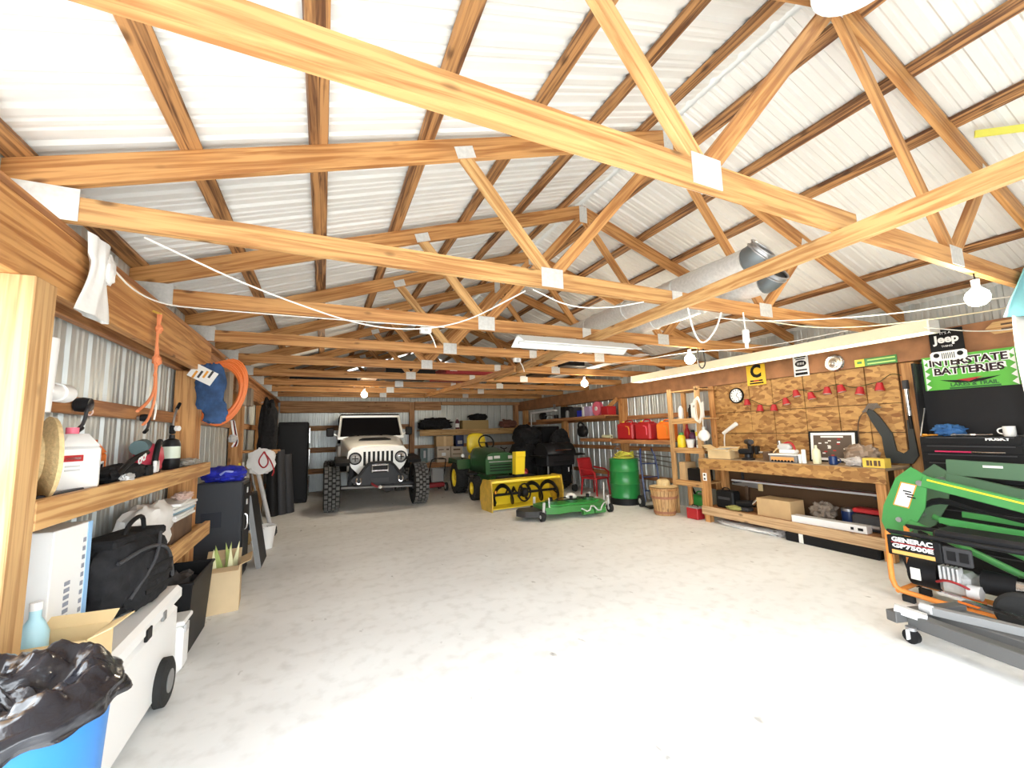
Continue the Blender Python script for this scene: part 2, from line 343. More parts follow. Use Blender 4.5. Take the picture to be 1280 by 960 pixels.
def wall_sheets(parent, M, y0, y1, zlo, zhi, name='wall_panel'):
    me = sheet_mesh(name, zhi-zlo, ribs(4, .2286, .045, .016, 2), WALLM); y = y0
    while y < y1-.02:
        o = bpy.data.objects.new(name, me); COL.objects.link(o); o.parent = parent
        o.matrix_local = M(y); y += .9144
# left wall
wl = struct(bpy.data.objects.new('wall_left', None)); COL.objects.link(wl)
wall_sheets(wl, lambda y: frame((-1.26, y, 0), (0, 0, 1), (0, 1, 0), (-1, 0, 0)), 2.24, 12.7, 0, 2.775)
B().lohi((-1.24, 2.10, 0), (-1.0, 2.24, 2.135), .004).to('post', YZ, wl, 0)
for y in (4.72, 7.2, 9.7, 12.3):
    B().lohi((-1.24, y-.075, 0), (-1.06 if y < 5 else -1.08, y+.075, 2.135 if y < 4.9 else 2.3), .004).to('post', YZ if y < 3 else WZ, wl, 0)
B().lohi((-1.11, -.85, 2.135), (-1.05, 4.98, 2.425), .004).to('header_beam', WY, wl, 0)
B().lohi((-1.24, -.85, 2.135), (-1.19, 4.98, 2.425), .004).to('header_beam', DY, wl, 0)
B().lohi((-1.24, 5.0, 2.15), (-1.12, 12.6, 2.44), .004).to('header_beam', DY, wl, 0)
B().lohi((-1.24, -.85, 2.43), (-1.06, 12.6, 2.472), .004).to('top_plate', DY, wl, 0)
for z in (.35, 1.70):
    for ya, yb in ((2.315, 4.64), (4.8, 7.12), (7.28, 9.6), (9.8, 12.2)): B().lohi((-1.24, ya, z-.045), (-1.20, yb, z+.045), .003).to('girt', DY, wl, 0)
# right wall
wr = struct(bpy.data.objects.new('wall_right', None)); COL.objects.link(wr)
wall_sheets(wr, lambda y: frame((6.26, y, 0), (0, 0, 1), (0, -1, 0), (1, 0, 0)), YF+.9144, 13.7, 0, 2.86)
for y in (-.05, 2.33, 4.88, 7.36, 9.85, 12.3):
    B().lohi((6.08, y-.07, 0), (6.24, y+.07, 2.16), .004).to('post', WZ, wr, 0)
B().lohi((6.04, -.85, 2.165), (6.22, 12.6, 2.47), .004).to('header_beam', mat('red_pine', (.42, .19, .08), .6, noise_amt=.35, nscale=6), wr, 0)
for z in (.45, 1.05, 1.72):
    for ya, yb in ((.03, 2.25), (4.96, 7.28), (7.44, 9.77), (9.93, 12.2)): B().lohi((6.19, ya, z-.045), (6.235, yb, z+.045), .003).to('girt', DY, wr, 0)
# back wall with posts, girts and gable
wb = struct(bpy.data.objects.new('wall_back', None)); COL.objects.link(wb)
wall_sheets(wb, lambda y: frame((y, 12.62, 0), (0, 0, 1), (1, 0, 0), (0, 1, 0)), -1.3, 6.3, 0, 3.2)
for x in (2.42, 5.9): B().lohi((x-.07, 12.44, 0), (x+.07, 12.6, 2.45), .004).to('post', DZ, wb, 0)
B().lohi((-1.05, 12.40, 2.14), (2.34, 12.52, 2.46), .004).to('header_beam', DX, wb, 0)
B().lohi((2.5, 12.40, 2.2), (3.3, 12.52, 2.46), .004).to('header_beam', DX, wb, 0)
B().lohi((3.31, 12.40, 2.36), (6.0, 12.52, 2.46), .004).to('header_beam', DX, wb, 0)
for z in (.55, 1.12, 1.72): B().lohi((-1.05, 12.56, z-.07), (2.34, 12.60, z+.07), .003).to('girt', DX, wb, 0)
for z in (.5, 1.1): B().lohi((2.5, 12.56, z-.05), (5.82, 12.60, z+.05), .003).to('girt', DX, wb, 0)
B().prism([(-1.35, 2.5), (6.6, 2.5), (6.6, 2.62), (RIDGE, zl(RIDGE)+.15), (-1.35, 2.65)], -.02, .02, FC((0, 12.68, 0))).to('gable', WALLM, wb, 0)
# unseen front wall: wide open end, gable and closed right shaped to dim daylight
wf = struct(bpy.data.objects.new('wall_front_unseen', None)); COL.objects.link(wf)
B().prism([(3.3, 0), (6.35, 0), (6.35, 2.78), (3.3, zl(3.3)+.15)], -.02, .02, FC((0, -.86, 0))).to('wall_panel', WALLM, wf, 0)
B().prism([(-1.35, 2.5), (3.295, 2.5), (3.295, zl(3.295)+.15), (RIDGE, zl(RIDGE)+.15), (-1.35, 2.65)], -.02, .02, FC((0, -.86, 0))).to('gable', WALLM, wf, 0)
# ------------------------------------------------------------ lamps and things overhead
def bulb(loc, label, power, cord_to=2.475):
    t = T('light_bulb', label, 'light bulb', loc, group='bare light bulbs')
    dz = cord_to-loc[2]
    B().cyl((0, 0, .05), (0, 0, .10), .02, .022, 12).to('socket', WHT, t)
    B().cyl((0, 0, .10), (0, 0, dz), .004, n=6).to('cord', BLK, t)
    g = [(.016, .055), (.02, .045), (.035, .03), (.055, .008), (.062, -.02), (.055, -.05), (.035, -.072), (.0, -.083)]  # globe oversized, the wide glow put into its shape
    B().lathe(g, n=16).to('glass_bulb', BULB, t)
    l = bpy.data.lights.new('bulb_light', 'POINT'); l.energy = power; l.color = (1, .86, .66); l.shadow_soft_size = .05
    o = bpy.data.objects.new('bulb_light', l); COL.objects.link(o); o.parent = t; o.location = (0, 0, -.14)
bulb((.736, 8.70, 2.33), 'lit bare bulb hanging above the front of the white vehicle', 22)
bulb((4.31, 6.17, 2.342), 'lit bare bulb hanging above the snow blower end of the barn', 20)
bulb((4.14, 3.64, 2.349), 'lit bare bulb near the hook and cable loop beside the long strip light', 14)
bulb((3.99, 1.11, 2.33), 'lit bare bulb above the tool chest, near the teal cloth', 14)
# long strip light along the workbench
t = T('strip_light', 'long white two-tube strip light hung over the workbench', 'light', (5.42, 3.95, 2.453))
L2 = 2.12
B().prism([(-.09, .02), (.09, .02), (.11, -.105), (.10, -.105), (.082, -.02), (-.082, -.02), (-.10, -.105), (-.11, -.105)], -L2, L2, frame((0, 0, .0), (1, 0, 0), (0, 0, 1), (0, -1, 0))).to('reflector', mat('cream_enamel', (.80, .74, .56), .4), t, 0)
for sx in (-.045, .045):
    for k in (-1, 1): B().cyl((sx, k*.03, -.07), (sx, k*(L2-.05), -.07), .016, n=10).to('tube', TUBE, t)
for k in (-1, 1): B().lohi((-.108, k*L2-.008, -.105), (.108, k*L2+.008, .02)).to('end_plate', WPT, t)
# shop light under the third truss
t = T('shop_light', 'flat white shop light hung crosswise under the pale bracing board', 'light', (2.31, 3.37, 2.335))
B().prism([(-.03, .05), (.03, .05), (.15, -.03), (.145, -.035), (.028, .04), (-.028, .04), (-.145, -.035), (-.15, -.03)], -.68, .68, frame((0, 0, 0), (0, 1, 0), (0, 0, 1), (1, 0, 0))).to('reflector', WPT, t, 0)
for sy in (-.06, .06): B().cyl((-.64, sy, -.005), (.64, sy, -.005), .014, n=10).to('tube', WHT, t)
for k in (.16, .22): B().cyl((k, 0, .045), (k, 0, .051), .01, n=8).to('hanger', STL, t)
# white dish at the ridge
t = T('pendant_shade', 'white enamel dish shade at the ridge of the nearest truss', 'lamp', (2.36, .86, 3.68))
B().lathe([(.02, .07), (.05, .065), (.15, .03), (.21, 0), (.212, .004), (.15, .036), (.05, .07), (.02, .076)], n=32).to('shade', WPT, t)
B().cyl((0, 0, .06), (0, 0, .12), .03, n=12).to('socket', WHT, t); B().cyl((0, 0, .12), (0, 0, .34), .006, n=6).to('cord', BLK, t)
# ducts on the chords
def duct(x, z, y0, y1, r, lab):
    t = T('stove_pipe', lab, 'duct', (x, y0, z), group='galvanised ducts on the trusses'); L = y1-y0
    n = max(2, int(L/.6))
    for k in range(n): B().cyl((0, L*k/n, 0), (0, L*(k+1)/n-.004, 0), r-(.004 if k % 2 else 0), n=20).to('pipe_section', GALV, t)
    for k in range(1, n): B().tube([(r*1.02*cos(a), L*k/n, r*1.02*sin(a)) for a in [2*pi*i/20 for i in range(20)]], .006, 6, True).to('seam_ring', GALV, t)
    return t
def elbow(t, r, d, n=4, ang=1.1):
    pts = []; 
    for i in range(9):
        a = ang*i/8; pts.append(V((d[0]*r*1.4*(1-cos(a)), -r*1.4*sin(a)-.01, d[1]*r*1.4*(1-cos(a)))))
    B().tube(pts, r*1.03, 20).to('elbow', mat('dark_duct', (.16, .18, .19), .4, .5), t)
    e = pts[-1]; q = (pts[-1]-pts[-2]).normalized()
    for k in (.0, .35): B().tube([e+q*(k*r)+((V((1, 0, 0)).cross(q).normalized())*cos(a)+q.cross(V((1, 0, 0)).cross(q).normalized())*sin(a))*r*1.05 for a in [2*pi*i/20 for i in range(20)]], .008, 6, True).to('collar', STL, t)
    B().cyl(e-q*.02, e+q*(r*.4), r*1.0, n=20, caps=False).to('mouth', STL, t); B().cyl(e+q*(r*.2), e+q*(r*.25), r*.97, n=20).to('shade_disc', BLK, t)  # black disc paints the shade inside the duct mouth
d1 = duct(3.05, 2.80, 2.05, 4.9, .10, 'galvanised duct on the trusses with a dark elbow turned up'); elbow(d1, .10, (.2, .9), ang=.7)
d2 = duct(3.40, 2.70, 2.16, 5.3, .095, 'galvanised duct on the trusses with a dark elbow turned sideways'); elbow(d2, .095, (-.2, .95), ang=.7)
duct(3.28, 2.93, 2.5, 5.0, .085, 'slim galvanised duct lying on two wider ducts')
# boards and boxes stored up on the chords
ZC = 2.5925
def board_up(x0, x1, y0, y1, m, lab, h=.02, dz=0): tag(B().lohi((x0, y0, ZC+dz), (x1, y1, ZC+h+dz), .002).to('stored_board', m, None, 0), lab, 'board')
tag(B().lohi((1.0, 7.5, ZC), (1.9, 8.6, ZC+.14), .01).to('storage_case', BLK), 'black flat case lying on the far trusses', 'case')
t = T('storage_case', 'dark red case with white sticker lying on the far trusses', 'case', (2.55, 8.0, ZC))
B().box((0, 0, .08), (1.0, 1.3, .15), None, .012).to('body', DRED, t); B().box((-.35, -.652, .09), (.14, .002, .07)).to('sticker', PAPER, t)
tag(B().box((1.30, 7.0, ZC+.19), (.5, .5, .10), None, .01).to('storage_box', DGR), 'dark grey box stacked on the black case overhead', 'box') if False else None
board_up(-.6, .6, 8.7, 10.1, BLK, 'black sheet stored over the white vehicle on the trusses', .05)
board_up(3.4, 3.6, 5.0, 9.6, YY, 'pale plank stored lengthwise on the far trusses'); board_up(4.3, 4.5, 4.7, 8.9, LGR, 'grey metal strip stored on the trusses', .012)
board_up(4.9, 5.02, 4.7, 8.7, STL, 'thin steel strip stored on the trusses near the right wall', .012)
board_up(3.75, 4.15, 5.9, 8.8, BLK, 'black bundle stored on the trusses', .07); board_up(.65, .95, 7.2, 10.0, BROWN, 'brown plank stored on the trusses over the white vehicle', .04)
# yellow stick
tag(B().beam((4.10, 1.03, 3.475), (4.42, .66, 3.40), .012, .05).to('yellow_stick', mat('yellow_green', (.75, .72, .12), .5), None, 0), 'yellow measuring stick tucked under the roof purlins', 'stick')
# cables
def cable(pts, lab, r=.004, m=WIRE, name='cable', cat='cable'):
    return tag(B().tube(pts, r, 6, sm=3).to(name, m), lab, cat)
cable([(-.80, 2.42, 2.47), (-.35, 2.75, 2.36), (.35, 3.2, 2.29), (.95, 3.1, 2.34), (1.25, 2.44, 2.46)], 'white cable sagging from the left header to the second truss', .005)
cable([(-1.04, 2.62, 2.44), (-1.0, 3.1, 2.33), (-.75, 3.60, 2.455), (.1, 3.61, 2.46), (1.0, 3.615, 2.47)], 'white cable running from the left header along a truss chord', .005)
cable([(1.3, 2.42, 2.47), (1.65, 2.5, 2.40), (2.0, 2.45, 2.42), (2.25, 2.375, 2.472)], 'white cable looped under the second truss', .005)
cable([(3.2, 2.5, 2.47), (3.5, 2.3, 2.40), (4.2, 1.7, 2.36), (4.8, 1.3, 2.44), (5.3, 1.1, 2.5)], 'white cable drooping across to the near truss', .005)
cable([(3.6, 2.4, 2.46), (4.2, 2.1, 2.33), (4.9, 1.45, 2.36), (5.5, 1.1, 2.47)], 'yellowed cable drooping toward the near truss', .005, mat('cream_cable', (.75, .66, .45), .5))
cable([(5.0, 1.75, 2.34), (5.5, 1.5, 2.27), (5.9, 1.25, 2.33), (6.0, 1.1, 2.42)], 'white cable sagging over the tool chest', .005)
cable([(2.72, 2.375, 2.473), (2.86, 2.45, 2.27), (3.02, 2.5, 2.20), (3.1, 2.42, 2.33), (3.12, 2.375, 2.473)], 'thick white cord looped below the ducts', .008)
cable([(3.95, 4.90, 2.473), (3.9, 4.3, 2.41), (4.3, 3.75, 2.46), (4.6, 3.1, 2.38), (5.1, 2.39, 2.473)], 'white cable strung toward the strip light', .004)
t = T('cord_connector', 'white plug and socket hanging on a cord beside the ducts', 'plug', (3.30, 2.30, 2.47))
B().tube([(0, 0, 0), (.03, .02, -.08), (.05, .03, -.14)], .006, 6, sm=2).to('cord', WIRE, t); B().box((.055, .033, -.20), (.05, .045, .12), None, .01).to('plug', WHT, t); B().cyl((.055, .033, -.26), (.055, .033, -.31), .014, n=10).to('socket', WHT, t)
t = T('hook_loop', 'black rubber strap loop hanging from the truss near the strip light', 'strap', (4.34, 3.64, 2.473))
B().tube([(-.05, 0, .0), (-.055, 0, -.10), (-.07, 0, -.19), (0, 0, -.27), (.07, 0, -.19), (.055, 0, -.10), (.05, 0, 0)], .008, 8, sm=3).to('strap', BLK, t); B().cyl((-.06, 0, -.02), (.06, 0, -.02), .006, n=6).to('hook_bar', STL, t)
for (x, y, lab) in ((2.35, 4.90, 'white junction box under a far truss beside the shop light'), (.84, 3.69, 'small white junction box on a truss chord with a cable')):
    t = T('junction_box', lab, 'junction box', (x, y, 2.425)); B().box((0, 0, .02), (.10, .06, .055), None, .006).to('box', WHT, t); B().cyl((0, -.03, .02), (0, -.036, .02), .02, n=12).to('cover', LGR, t)
    B().tube([(.03, -.02, 0), (.06, -.05, -.07), (.09, -.03, -.14)], .006, 6, sm=2).to('wire', WIRE, t)
# teal and white cloth at the right edge
t = T('hanging_cloth', 'teal and white cloth hanging from the near truss', 'cloth', (4.5, 1.05, 2.475))
def drape(xl0, xl1, xr, zt, zb, ph):
    def fn(u, v):
        xl = xl0+(xl1-xl0)*v; return (xl+(xr-xl)*u-4.5, .025*sin(8*u+ph+2*v)*(.3+v), zt+(zb-zt)*v-.05*(1-u)*v-2.475)
    return fn
B().grid(drape(4.70, 4.27, 5.05, 2.60, 2.24, 0), 24, 12).to('teal_panel', CYAN, t, 60, .008)
B().grid(drape(4.34, 4.22, 4.9, 2.20, 1.58, 2), 24, 14).to('white_panel', SACK, t, 60, .008)
# ------------------------------------------------------------ right wall: OSB panelling, signs, workbench
OX = 6.045
B().lohi((6.065, 2.40, .98), (6.085, 4.92, 2.165)).to('backing_board', mat('backing', (.10, .05, .02), .8), wr, 0)
B().lohi((6.06, 2.40, .02), (6.085, 4.80, .975)).to('backing_board', mat('backing', (.10, .05, .02)), wr, 0)
ye = [4.92, 4.24, 3.88, 3.44, 3.04, 2.72, 2.40]; ze = [.98, 1.36, 1.70, 2.162]
for i in range(6):
    for j in range(3): B().lohi((OX+.004*((i+j) % 2), ye[i+1]+.005, ze[j]+.005), (6.065, ye[i]-.005, ze[j+1]-.005)).to('osb_panel', OSB, wr, 0)
def sign(name, label, y, z, w_, h_, m, x=6.03, cat='sign', tilt=0):
    t = T(name, label, cat, (x, y, z), rot=(tilt, 0, 0))
    B().box((0, 0, 0), (.006, w_, h_), None, .002).to('plate', m, t); return t
# yellow engine sign
t = sign('metal_sign', 'yellow square sign with a bold black letter C', 4.09, 2.25, .30, .31, mat('sign_yellow', (.85, .55, .03), .4))
text('C', .26, FR((-.004, 0, .05)), BLK, t, 'emblem', .012, .001, .17)
for (w_, z, m) in ((.2, -.088, BLK), (.08, -.088, RED), (.22, -.125, BLK)): B().box((-.0045-(.001 if m is RED else 0), 0, z), (.002, w_, .022)).to('printed_line', m, t)
t = sign('metal_sign', 'white upright sign with black round emblem and black lettering', 3.43, 2.30, .20, .31, WHT)
for z, w_, h_ in ((.115, .15, .02), (.085, .12, .015), (-.07, .15, .02), (-.12, .16, .035)): B().box((-.0045, 0, z), (.002, w_, h_)).to('printed_line', BLK, t)
B().prism([(.075*cos(a), .045*sin(a)) for a in [2*pi*i/20 for i in range(20)]], 0, .001, FR((-.004, 0, .02))).to('emblem', BLK, t)
for k in range(5): B().box((-.0055, -.04+.02*k, .02), (.001, .008, .035)).to('slot', WHT, t)
t = sign('parking_sign', 'narrow green sign with a yellow square and two printed lines', 2.59, 2.215, .42, .095, BGRN, tilt=0)
B().box((-.0045, .155, 0), (.002, .10, .09)).to('yellow_square', YEL, t); B().box((-.006, .155, .005), (.001, .05, .03)).to('emblem', GRN, t)
for z in (.022, -.022): B().box((-.0045, -.06, z), (.002, .27, .016)).to('printed_line', mat('pale_green', (.45, .70, .2), .5), t)
# hubcap
t = T('hubcap', 'round silver hubcap hung on the header above the OSB', 'hubcap', (6.03, 3.02, 2.26))
B().lathe([(0, .035), (.03, .034), (.035, .022), (.07, .018), (.10, .024), (.115, .006), (.115, 0)], FR((0, 0, 0)), 28).to('disc', CHR, t)
B().lathe([(0, .045), (.02, .043), (.025, .03)], FR((0, 0, 0)), 16).to('centre_cap', STL, t)
# clock
t = T('wall_clock', 'round white wall clock with black rim on the OSB wall', 'clock', (6.04, 4.45, 1.965))
B().lathe([(.0, .012), (.105, .012)], FR((0, 0, 0)), 28).to('face', WHT, t); B().lathe([(.105, 0), (.105, .022), (.122, .022), (.127, 0)], FR((0, 0, 0)), 28, caps=False).to('rim', BLK, t)
for a, l in ((.6, .05), (2.4, .075)): B().beam((-.016, 0, 0), (-.016, -l*sin(a), l*cos(a)), .006, .004).to('hand', BLK, t)
for k in range(12): a = k*pi/6; B().box((-.0145, .085*sin(a), .085*cos(a)), (.002, .014, .014)).to('hour_mark', BLK, t)
# jeep sign
t = sign('parking_sign', 'black sign reading Jeep with a white grille cut-out below', 1.92, 2.315, .26, .25, BLK, x=5.932)
[B().cyl((.003, y, .10), (.107, y, .10), .006, n=8).to('standoff', STL, t) for y in (-.10, .10)]
B().prism([(-.12, -.05), (.12, -.05), (.14, -.03), (.14, .03), (.12, .05), (-.12, .05), (-.14, .03), (-.14, -.03)], 0, .005, FR((-.003, 0, -.155))).to('grille_plate', WHT, t)
text("IT'S A", .035, FR((-.004, 0, .085)), WHT, t); text('Jeep', .11, FR((-.004, 0, .02)), WHT, t, bold=.004); text('THING', .028, FR((-.004, 0, -.055)), WHT, t)
for k in range(7): B().box((-.009, -.045+.015*k, -.155), (.002, .006, .06)).to('slot', BLK, t)
for s_ in (-1, 1): B().cyl((-.008, s_*.09, -.145), (-.0095, s_*.09, -.145), .024, n=16).to('headlamp_dot', BLK, t)
# wooden arrow sign
t = sign('arrow_sign', 'small wooden arrow sign above the tool chest lid', 1.50, 2.38, .02, .02, YY)
B().prism([(-.16, 0), (-.10, .06), (.15, .06), (.15, -.06), (-.10, -.06)], 0, .015, FR((-.003, 0, 0))).to('arrow_board', YY, t, 0)
for z in (.025, -.02): B().box((-.019, -.03, z), (.002, .16, .018)).to('printed_line', BROWN, t)
# string of red shades
cups = [(4.25, 1.84), (4.05, 1.74), (3.84, 1.73), (3.66, 1.81), (3.51, 1.91), (3.32, 1.86), (3.12, 1.91), (2.96, 1.92), (2.76, 1.87), (2.56, 1.90)]
t = T('string_lights', 'string of ten little red lampshades across the OSB wall', 'string lights', (5.99, 3.4, 1.85))
pts = []
for i, (y, z) in enumerate(cups): pts += [(.02, y-3.4, z-1.85+.055)]+([(.03, (y+cups[i+1][0])/2-3.4, (z+cups[i+1][1])/2-1.85+.045+.02*(-1)**i)] if i < 9 else [])
pts = [(.03, 4.4-3.4, .03)]+pts+[(.03, 2.45-3.4, .20), (.03, 2.36-3.4, .16)]
B().tube(pts, .004, 6, sm=2).to('cord', mat('dark_green_cord', (.02, .05, .02), .6), t)
me = B().lathe([(.024, .05), (.03, .047), (.05, -.045), (.046, -.045), (.027, .04)], n=18, caps=False).mesh('shade', RED)
mb = B().lathe([(0, -.02), (.02, -.025), (.042, -.042), (.0, -.046)], n=12).mesh('bulb', WHT)
for i, (y, z) in enumerate(cups):
    o = inst(me, 'shade', t, (0, y-3.4, z-1.85), (rnd.uniform(-.25, .25), rnd.uniform(0, .2), 0)); inst(mb, 'bulb', o)
# workbench
t = T('workbench', 'long plank and OSB workbench against the right wall', 'workbench', (5.5, 3.6, 0))
B().lohi((0, -1.2, .955), (.53, 1.2, .985), .003).to('bench_top', mat('worn_top', (.42, .30, .19), .6, noise_amt=.35, nscale=5), t, 0)
B().lohi((-.025, -1.21, .82), (0, 1.21, .98), .003).to('front_apron', OSB, t, 0)
for y in (-1.14, 1.14):
    for x in (.05, .47): B().lohi((x-.045, y-.045, 0), (x+.045, y+.045, .954), .003).to('leg', WZ, t, 0)
B().lohi((0, -1.2, .205), (.53, 1.2, .235), .003).to('lower_shelf', DY, t, 0)
B().lohi((-.025, -1.21, .115), (0, 1.21, .245), .003).to('lower_apron', wood('apron_wood', (.60, .40, .22), (.42, .25, .12), 1), t, 0)
B().lohi((.01, -.05, .235), (.09, .03, .82), .003).to('middle_post', WZ, t, 0) if False else None
ZB = .9855; ZS = .2355
def carton(name, label, loc, d, m=CARD, rz=0, flaps=False, group=None, marks=None, tape=True, open_top=False):
    t = T(name, label, 'box', loc, rz, group); a, b_, h = d; w_ = .006
    if open_top:
        bb = B().lohi((-a/2, -b_/2, 0), (a/2, b_/2, w_))
        bb.to('base', m, t, 0)
        for s_ in (-1, 1):
            B().lohi((s_*a/2-w_/2, -b_/2, 0), (s_*a/2+w_/2, b_/2, h)).to('side', m, t, 0); B().lohi((-a/2, s_*b_/2-w_/2, 0), (a/2, s_*b_/2+w_/2, h)).to('side', m, t, 0)
            f = b_*.42
            B().beam((0, s_*b_/2, h), (0, s_*(b_/2+f*.75), h+f*.45*(1 if s_ > 0 else -.25)), a*.96, .005).to('flap', m, t, 0)
            f = a*.42; B().beam((s_*a/2, 0, h), (s_*(a/2+f*.7), 0, h+f*.3*(1 if s_ > 0 else -.4)), b_*.96, .005).to('flap', m, t, 0)
    else:
        B().box((0, 0, h/2), (a, b_, h), None, .004).to('body', m, t)
        if tape: B().box((0, 0, h/2), (a*.14, b_+.002, h+.002)).to('tape', CARDP if m is CARD else CARD, t)
    if marks:
        for (fx, fz, w2, h2, mm) in marks: B().box((fx*a, -b_/2-.002, fz*h), (w2*a, .002, h2*h)).to('print', mm, t)
    return t
c = carton('cardboard_box', 'open cardboard box holding papers on the far end of the workbench', (5.70, 4.52, ZB), (.26, .34, .14), CARDP, .15, open_top=True)
for k in range(4): B().box((rnd.uniform(-.05, .05), rnd.uniform(-.08, .08), .115+.014*k), (.18, .22, .006), MX.Rotation(rnd.uniform(-.5, .5), 3, 'Z') @ MX.Rotation(rnd.uniform(-.15, .15), 3, 'X')).to('paper', PAPER, c)
# vise
t = T('bench_vise', 'black bench vise clamped on the workbench beside the open box', 'vise', (5.68, 4.09, ZB), .3)
B().lathe([(.09, 0), (.09, .02), (.05, .03), (.045, .08)], n=20).to('swivel_base', BLKM, t); B().box((0, .02, .12), (.09, .20, .08), None, .02).to('body', BLK, t)
B().box((0, -.13, .14), (.12, .04, .12), None, .01).to('front_jaw', BLK, t); B().box((0, -.06, .15), (.12, .04, .11), None, .01).to('rear_jaw', BLK, t)
B().cyl((0, -.15, .11), (0, -.24, .11), .015, n=12).to('screw', STL, t); B().cyl((-.09, -.23, .11), (.09, -.23, .11), .006, n=8).to('handle', STL, t)
# drill with upright cord on vise side
t = T('power_drill', 'black power drill standing on the workbench behind the vise', 'drill', (5.88, 4.20, ZB), 2.5)
B().box((0, 0, .05), (.06, .09, .10), None, .015).to('battery', BLK, t); B().cyl((0, .02, .10), (0, -.01, .22), .022, .026, 12).to('grip', BLK, t); B().cyl((0, .08, .25), (0, -.10, .25), .04, n=16).to('motor_housing', DGR, t); B().cyl((0, -.10, .25), (0, -.16, .25), .025, .012, 12).to('chuck', STL, t)
carton('small_crate', 'small brown box with tools on the workbench by the vise', (5.72, 3.79, ZB), (.16, .10, .13), BROWN, tape=False)
for k, (dx, h) in enumerate(((-.03, .10), (.03, .15))): pass
# orange organiser case
t = T('socket_case', 'grey case with orange lid and row of sockets on the workbench', 'tool case', (5.66, 3.52, ZB), 0)
B().box((0, 0, .045), (.20, .36, .09), None, .008).to('case', GRY, t); B().box((-.105, 0, .045), (.006, .30, .05)).to('orange_front', mat('case_orange', (.85, .38, .12), .5), t)
B().box((0, 0, .10), (.20, .38, .016), None, .004).to('lid', WHT, t)
for k in range(7): B().cyl((-.108, -.13+.043*k, .02), (-.116, -.13+.043*k, .02), .013, n=10).to('socket', BLK, t)
B().box((-.06, -.205, .05), (.05, .02, .12), None, .004).to('latch', WHT, t)
t = T('belt_sander', 'white and silver sanding machine on top of the orange case', 'sander', (5.68, 3.52, ZB+.109))
B().box((0, -.02, .03), (.12, .20, .05), None, .015).to('sole', WHT, t); B().blob((0, .03, .09), (.05, .09, .045), 2.6, .08, seed=2).to('housing', LGR, t); B().cyl((0, .09, .10), (0, .10, .17), .03, .025, 14).to('top_knob', CHR, t); B().beam((-.03, .10, .08), (-.05, .16, .012), .012, .012).to('lever', TAN, t); B().tube([(0, .05, .12), (0, -.03, .16), (0, -.09, .12), (0, -.10, .05)], .014, 8, sm=2).to('handle', RED, t)
def bottle(name, label, loc, r, h, m, capm=WHT, neck=.35, caph=.03, cat='bottle', label_m=None, group=None):
    t = T(name, label, cat, loc, rnd.uniform(0, 3), group)
    B().lathe([(r*.92, 0), (r, .01), (r, h*.62), (r*.9, h*.72), (r*neck, h*.85), (r*neck, h-caph)], n=18).to('body', m, t); B().cyl((0, 0, h-caph), (0, 0, h), r*neck*1.2, r*neck, 12).to('cap', capm, t)
    if label_m: B().lathe([(r+.001, h*.15), (r+.001, h*.5)], n=18).to('label', label_m, t)
    return t
bottle('glue_bottle', 'cream plastic bottle in front of the framed poster', (5.66, 3.15, ZB), .045, .23, mat('cream_plastic', (.82, .80, .55), .45), mat('cream_plastic', (.8, .8, .5)), .3)
t = T('caulk_tube', 'slim white tube standing next to the orange case', 'tube', (5.62, 3.28, ZB)); B().cyl((0, 0, 0), (0, 0, .17), .024, n=14).to('body', WHT, t); B().cyl((0, 0, .17), (0, 0, .175), .02, n=14).to('cap', LGR, t)
# framed poster
t = T('framed_poster', 'framed dark poster with white mat leaning on the OSB wall', 'picture', (5.97, 3.13, ZB), rot=(0, .10, 0))
B().box((0, 0, .20), (.015, .56, .40)).to('frame', BLK, t); B().box((-.009, 0, .20), (.004, .51, .355)).to('mat_board', WHT, t); B().box((-.012, 0, .20), (.003, .44, .29)).to('print', mat('poster', (.10, .07, .05), .6), t)
text('ENGINES', .03, FR((-.0145, 0, .32)), WHT, t, ext=.0005, width=.26) if False else B().box((-.0145, 0, .325), (.001, .26, .02)).to('printed_line', PAPER, t)
for k in range(14): B().box((-.0145, rnd.uniform(-.19, .19), rnd.uniform(.08, .30)), (.001, .035, .015)).to('printed_spot', PAPER if k % 3 else RED, t)
t = T('mug', 'dark blue mug on the workbench among plastic bags', 'mug', (5.62, 2.95, ZB)); B().lathe([(.035, 0), (.045, .01), (.045, .10), (.041, .10), (.04, .012), (0, .01)], n=18).to('body', mat('navy', (.01, .03, .12), .3), t); B().tube([(0, -.044, .08), (0, -.08, .07), (0, -.08, .035), (0, -.044, .02)], .007, 8, sm=2).to('handle', mat('navy', (.01, .03, .12)), t)
tag(B().blob((5.82, 2.74, ZB+.116), (.12, .16, .115), 2.3, .4, 6, 5).to('plastic_bag', mat('brown_bag', (.36, .26, .19), .3, noise_amt=.3, nscale=12, bump=.6, coat=.3)), 'crumpled brownish plastic bag on the workbench', 'bag')
tag(B().blob((5.60, 2.70, ZB+.051), (.08, .10, .05), 2.3, .4, 6, 8).to('plastic_bag', mat('clear_bag', (.50, .46, .44), .3, bump=.6, nscale=14)), 'small grey plastic bag beside the yellow parts box', 'bag')
t = T('parts_box', 'yellow cardboard parts box with brown print at the near bench end', 'box', (5.60, 2.51, ZB)); B().box((0, 0, .05), (.14, .20, .10), None, .003).to('body', mat('yellow_box', (.80, .55, .08), .6), t)
for y, w_ in ((.05, .025), (.02, .02), (-.02, .03), (-.055, .02)): B().box((-.071, y, .05), (.002, w_, .06)).to('print', BROWN, t)
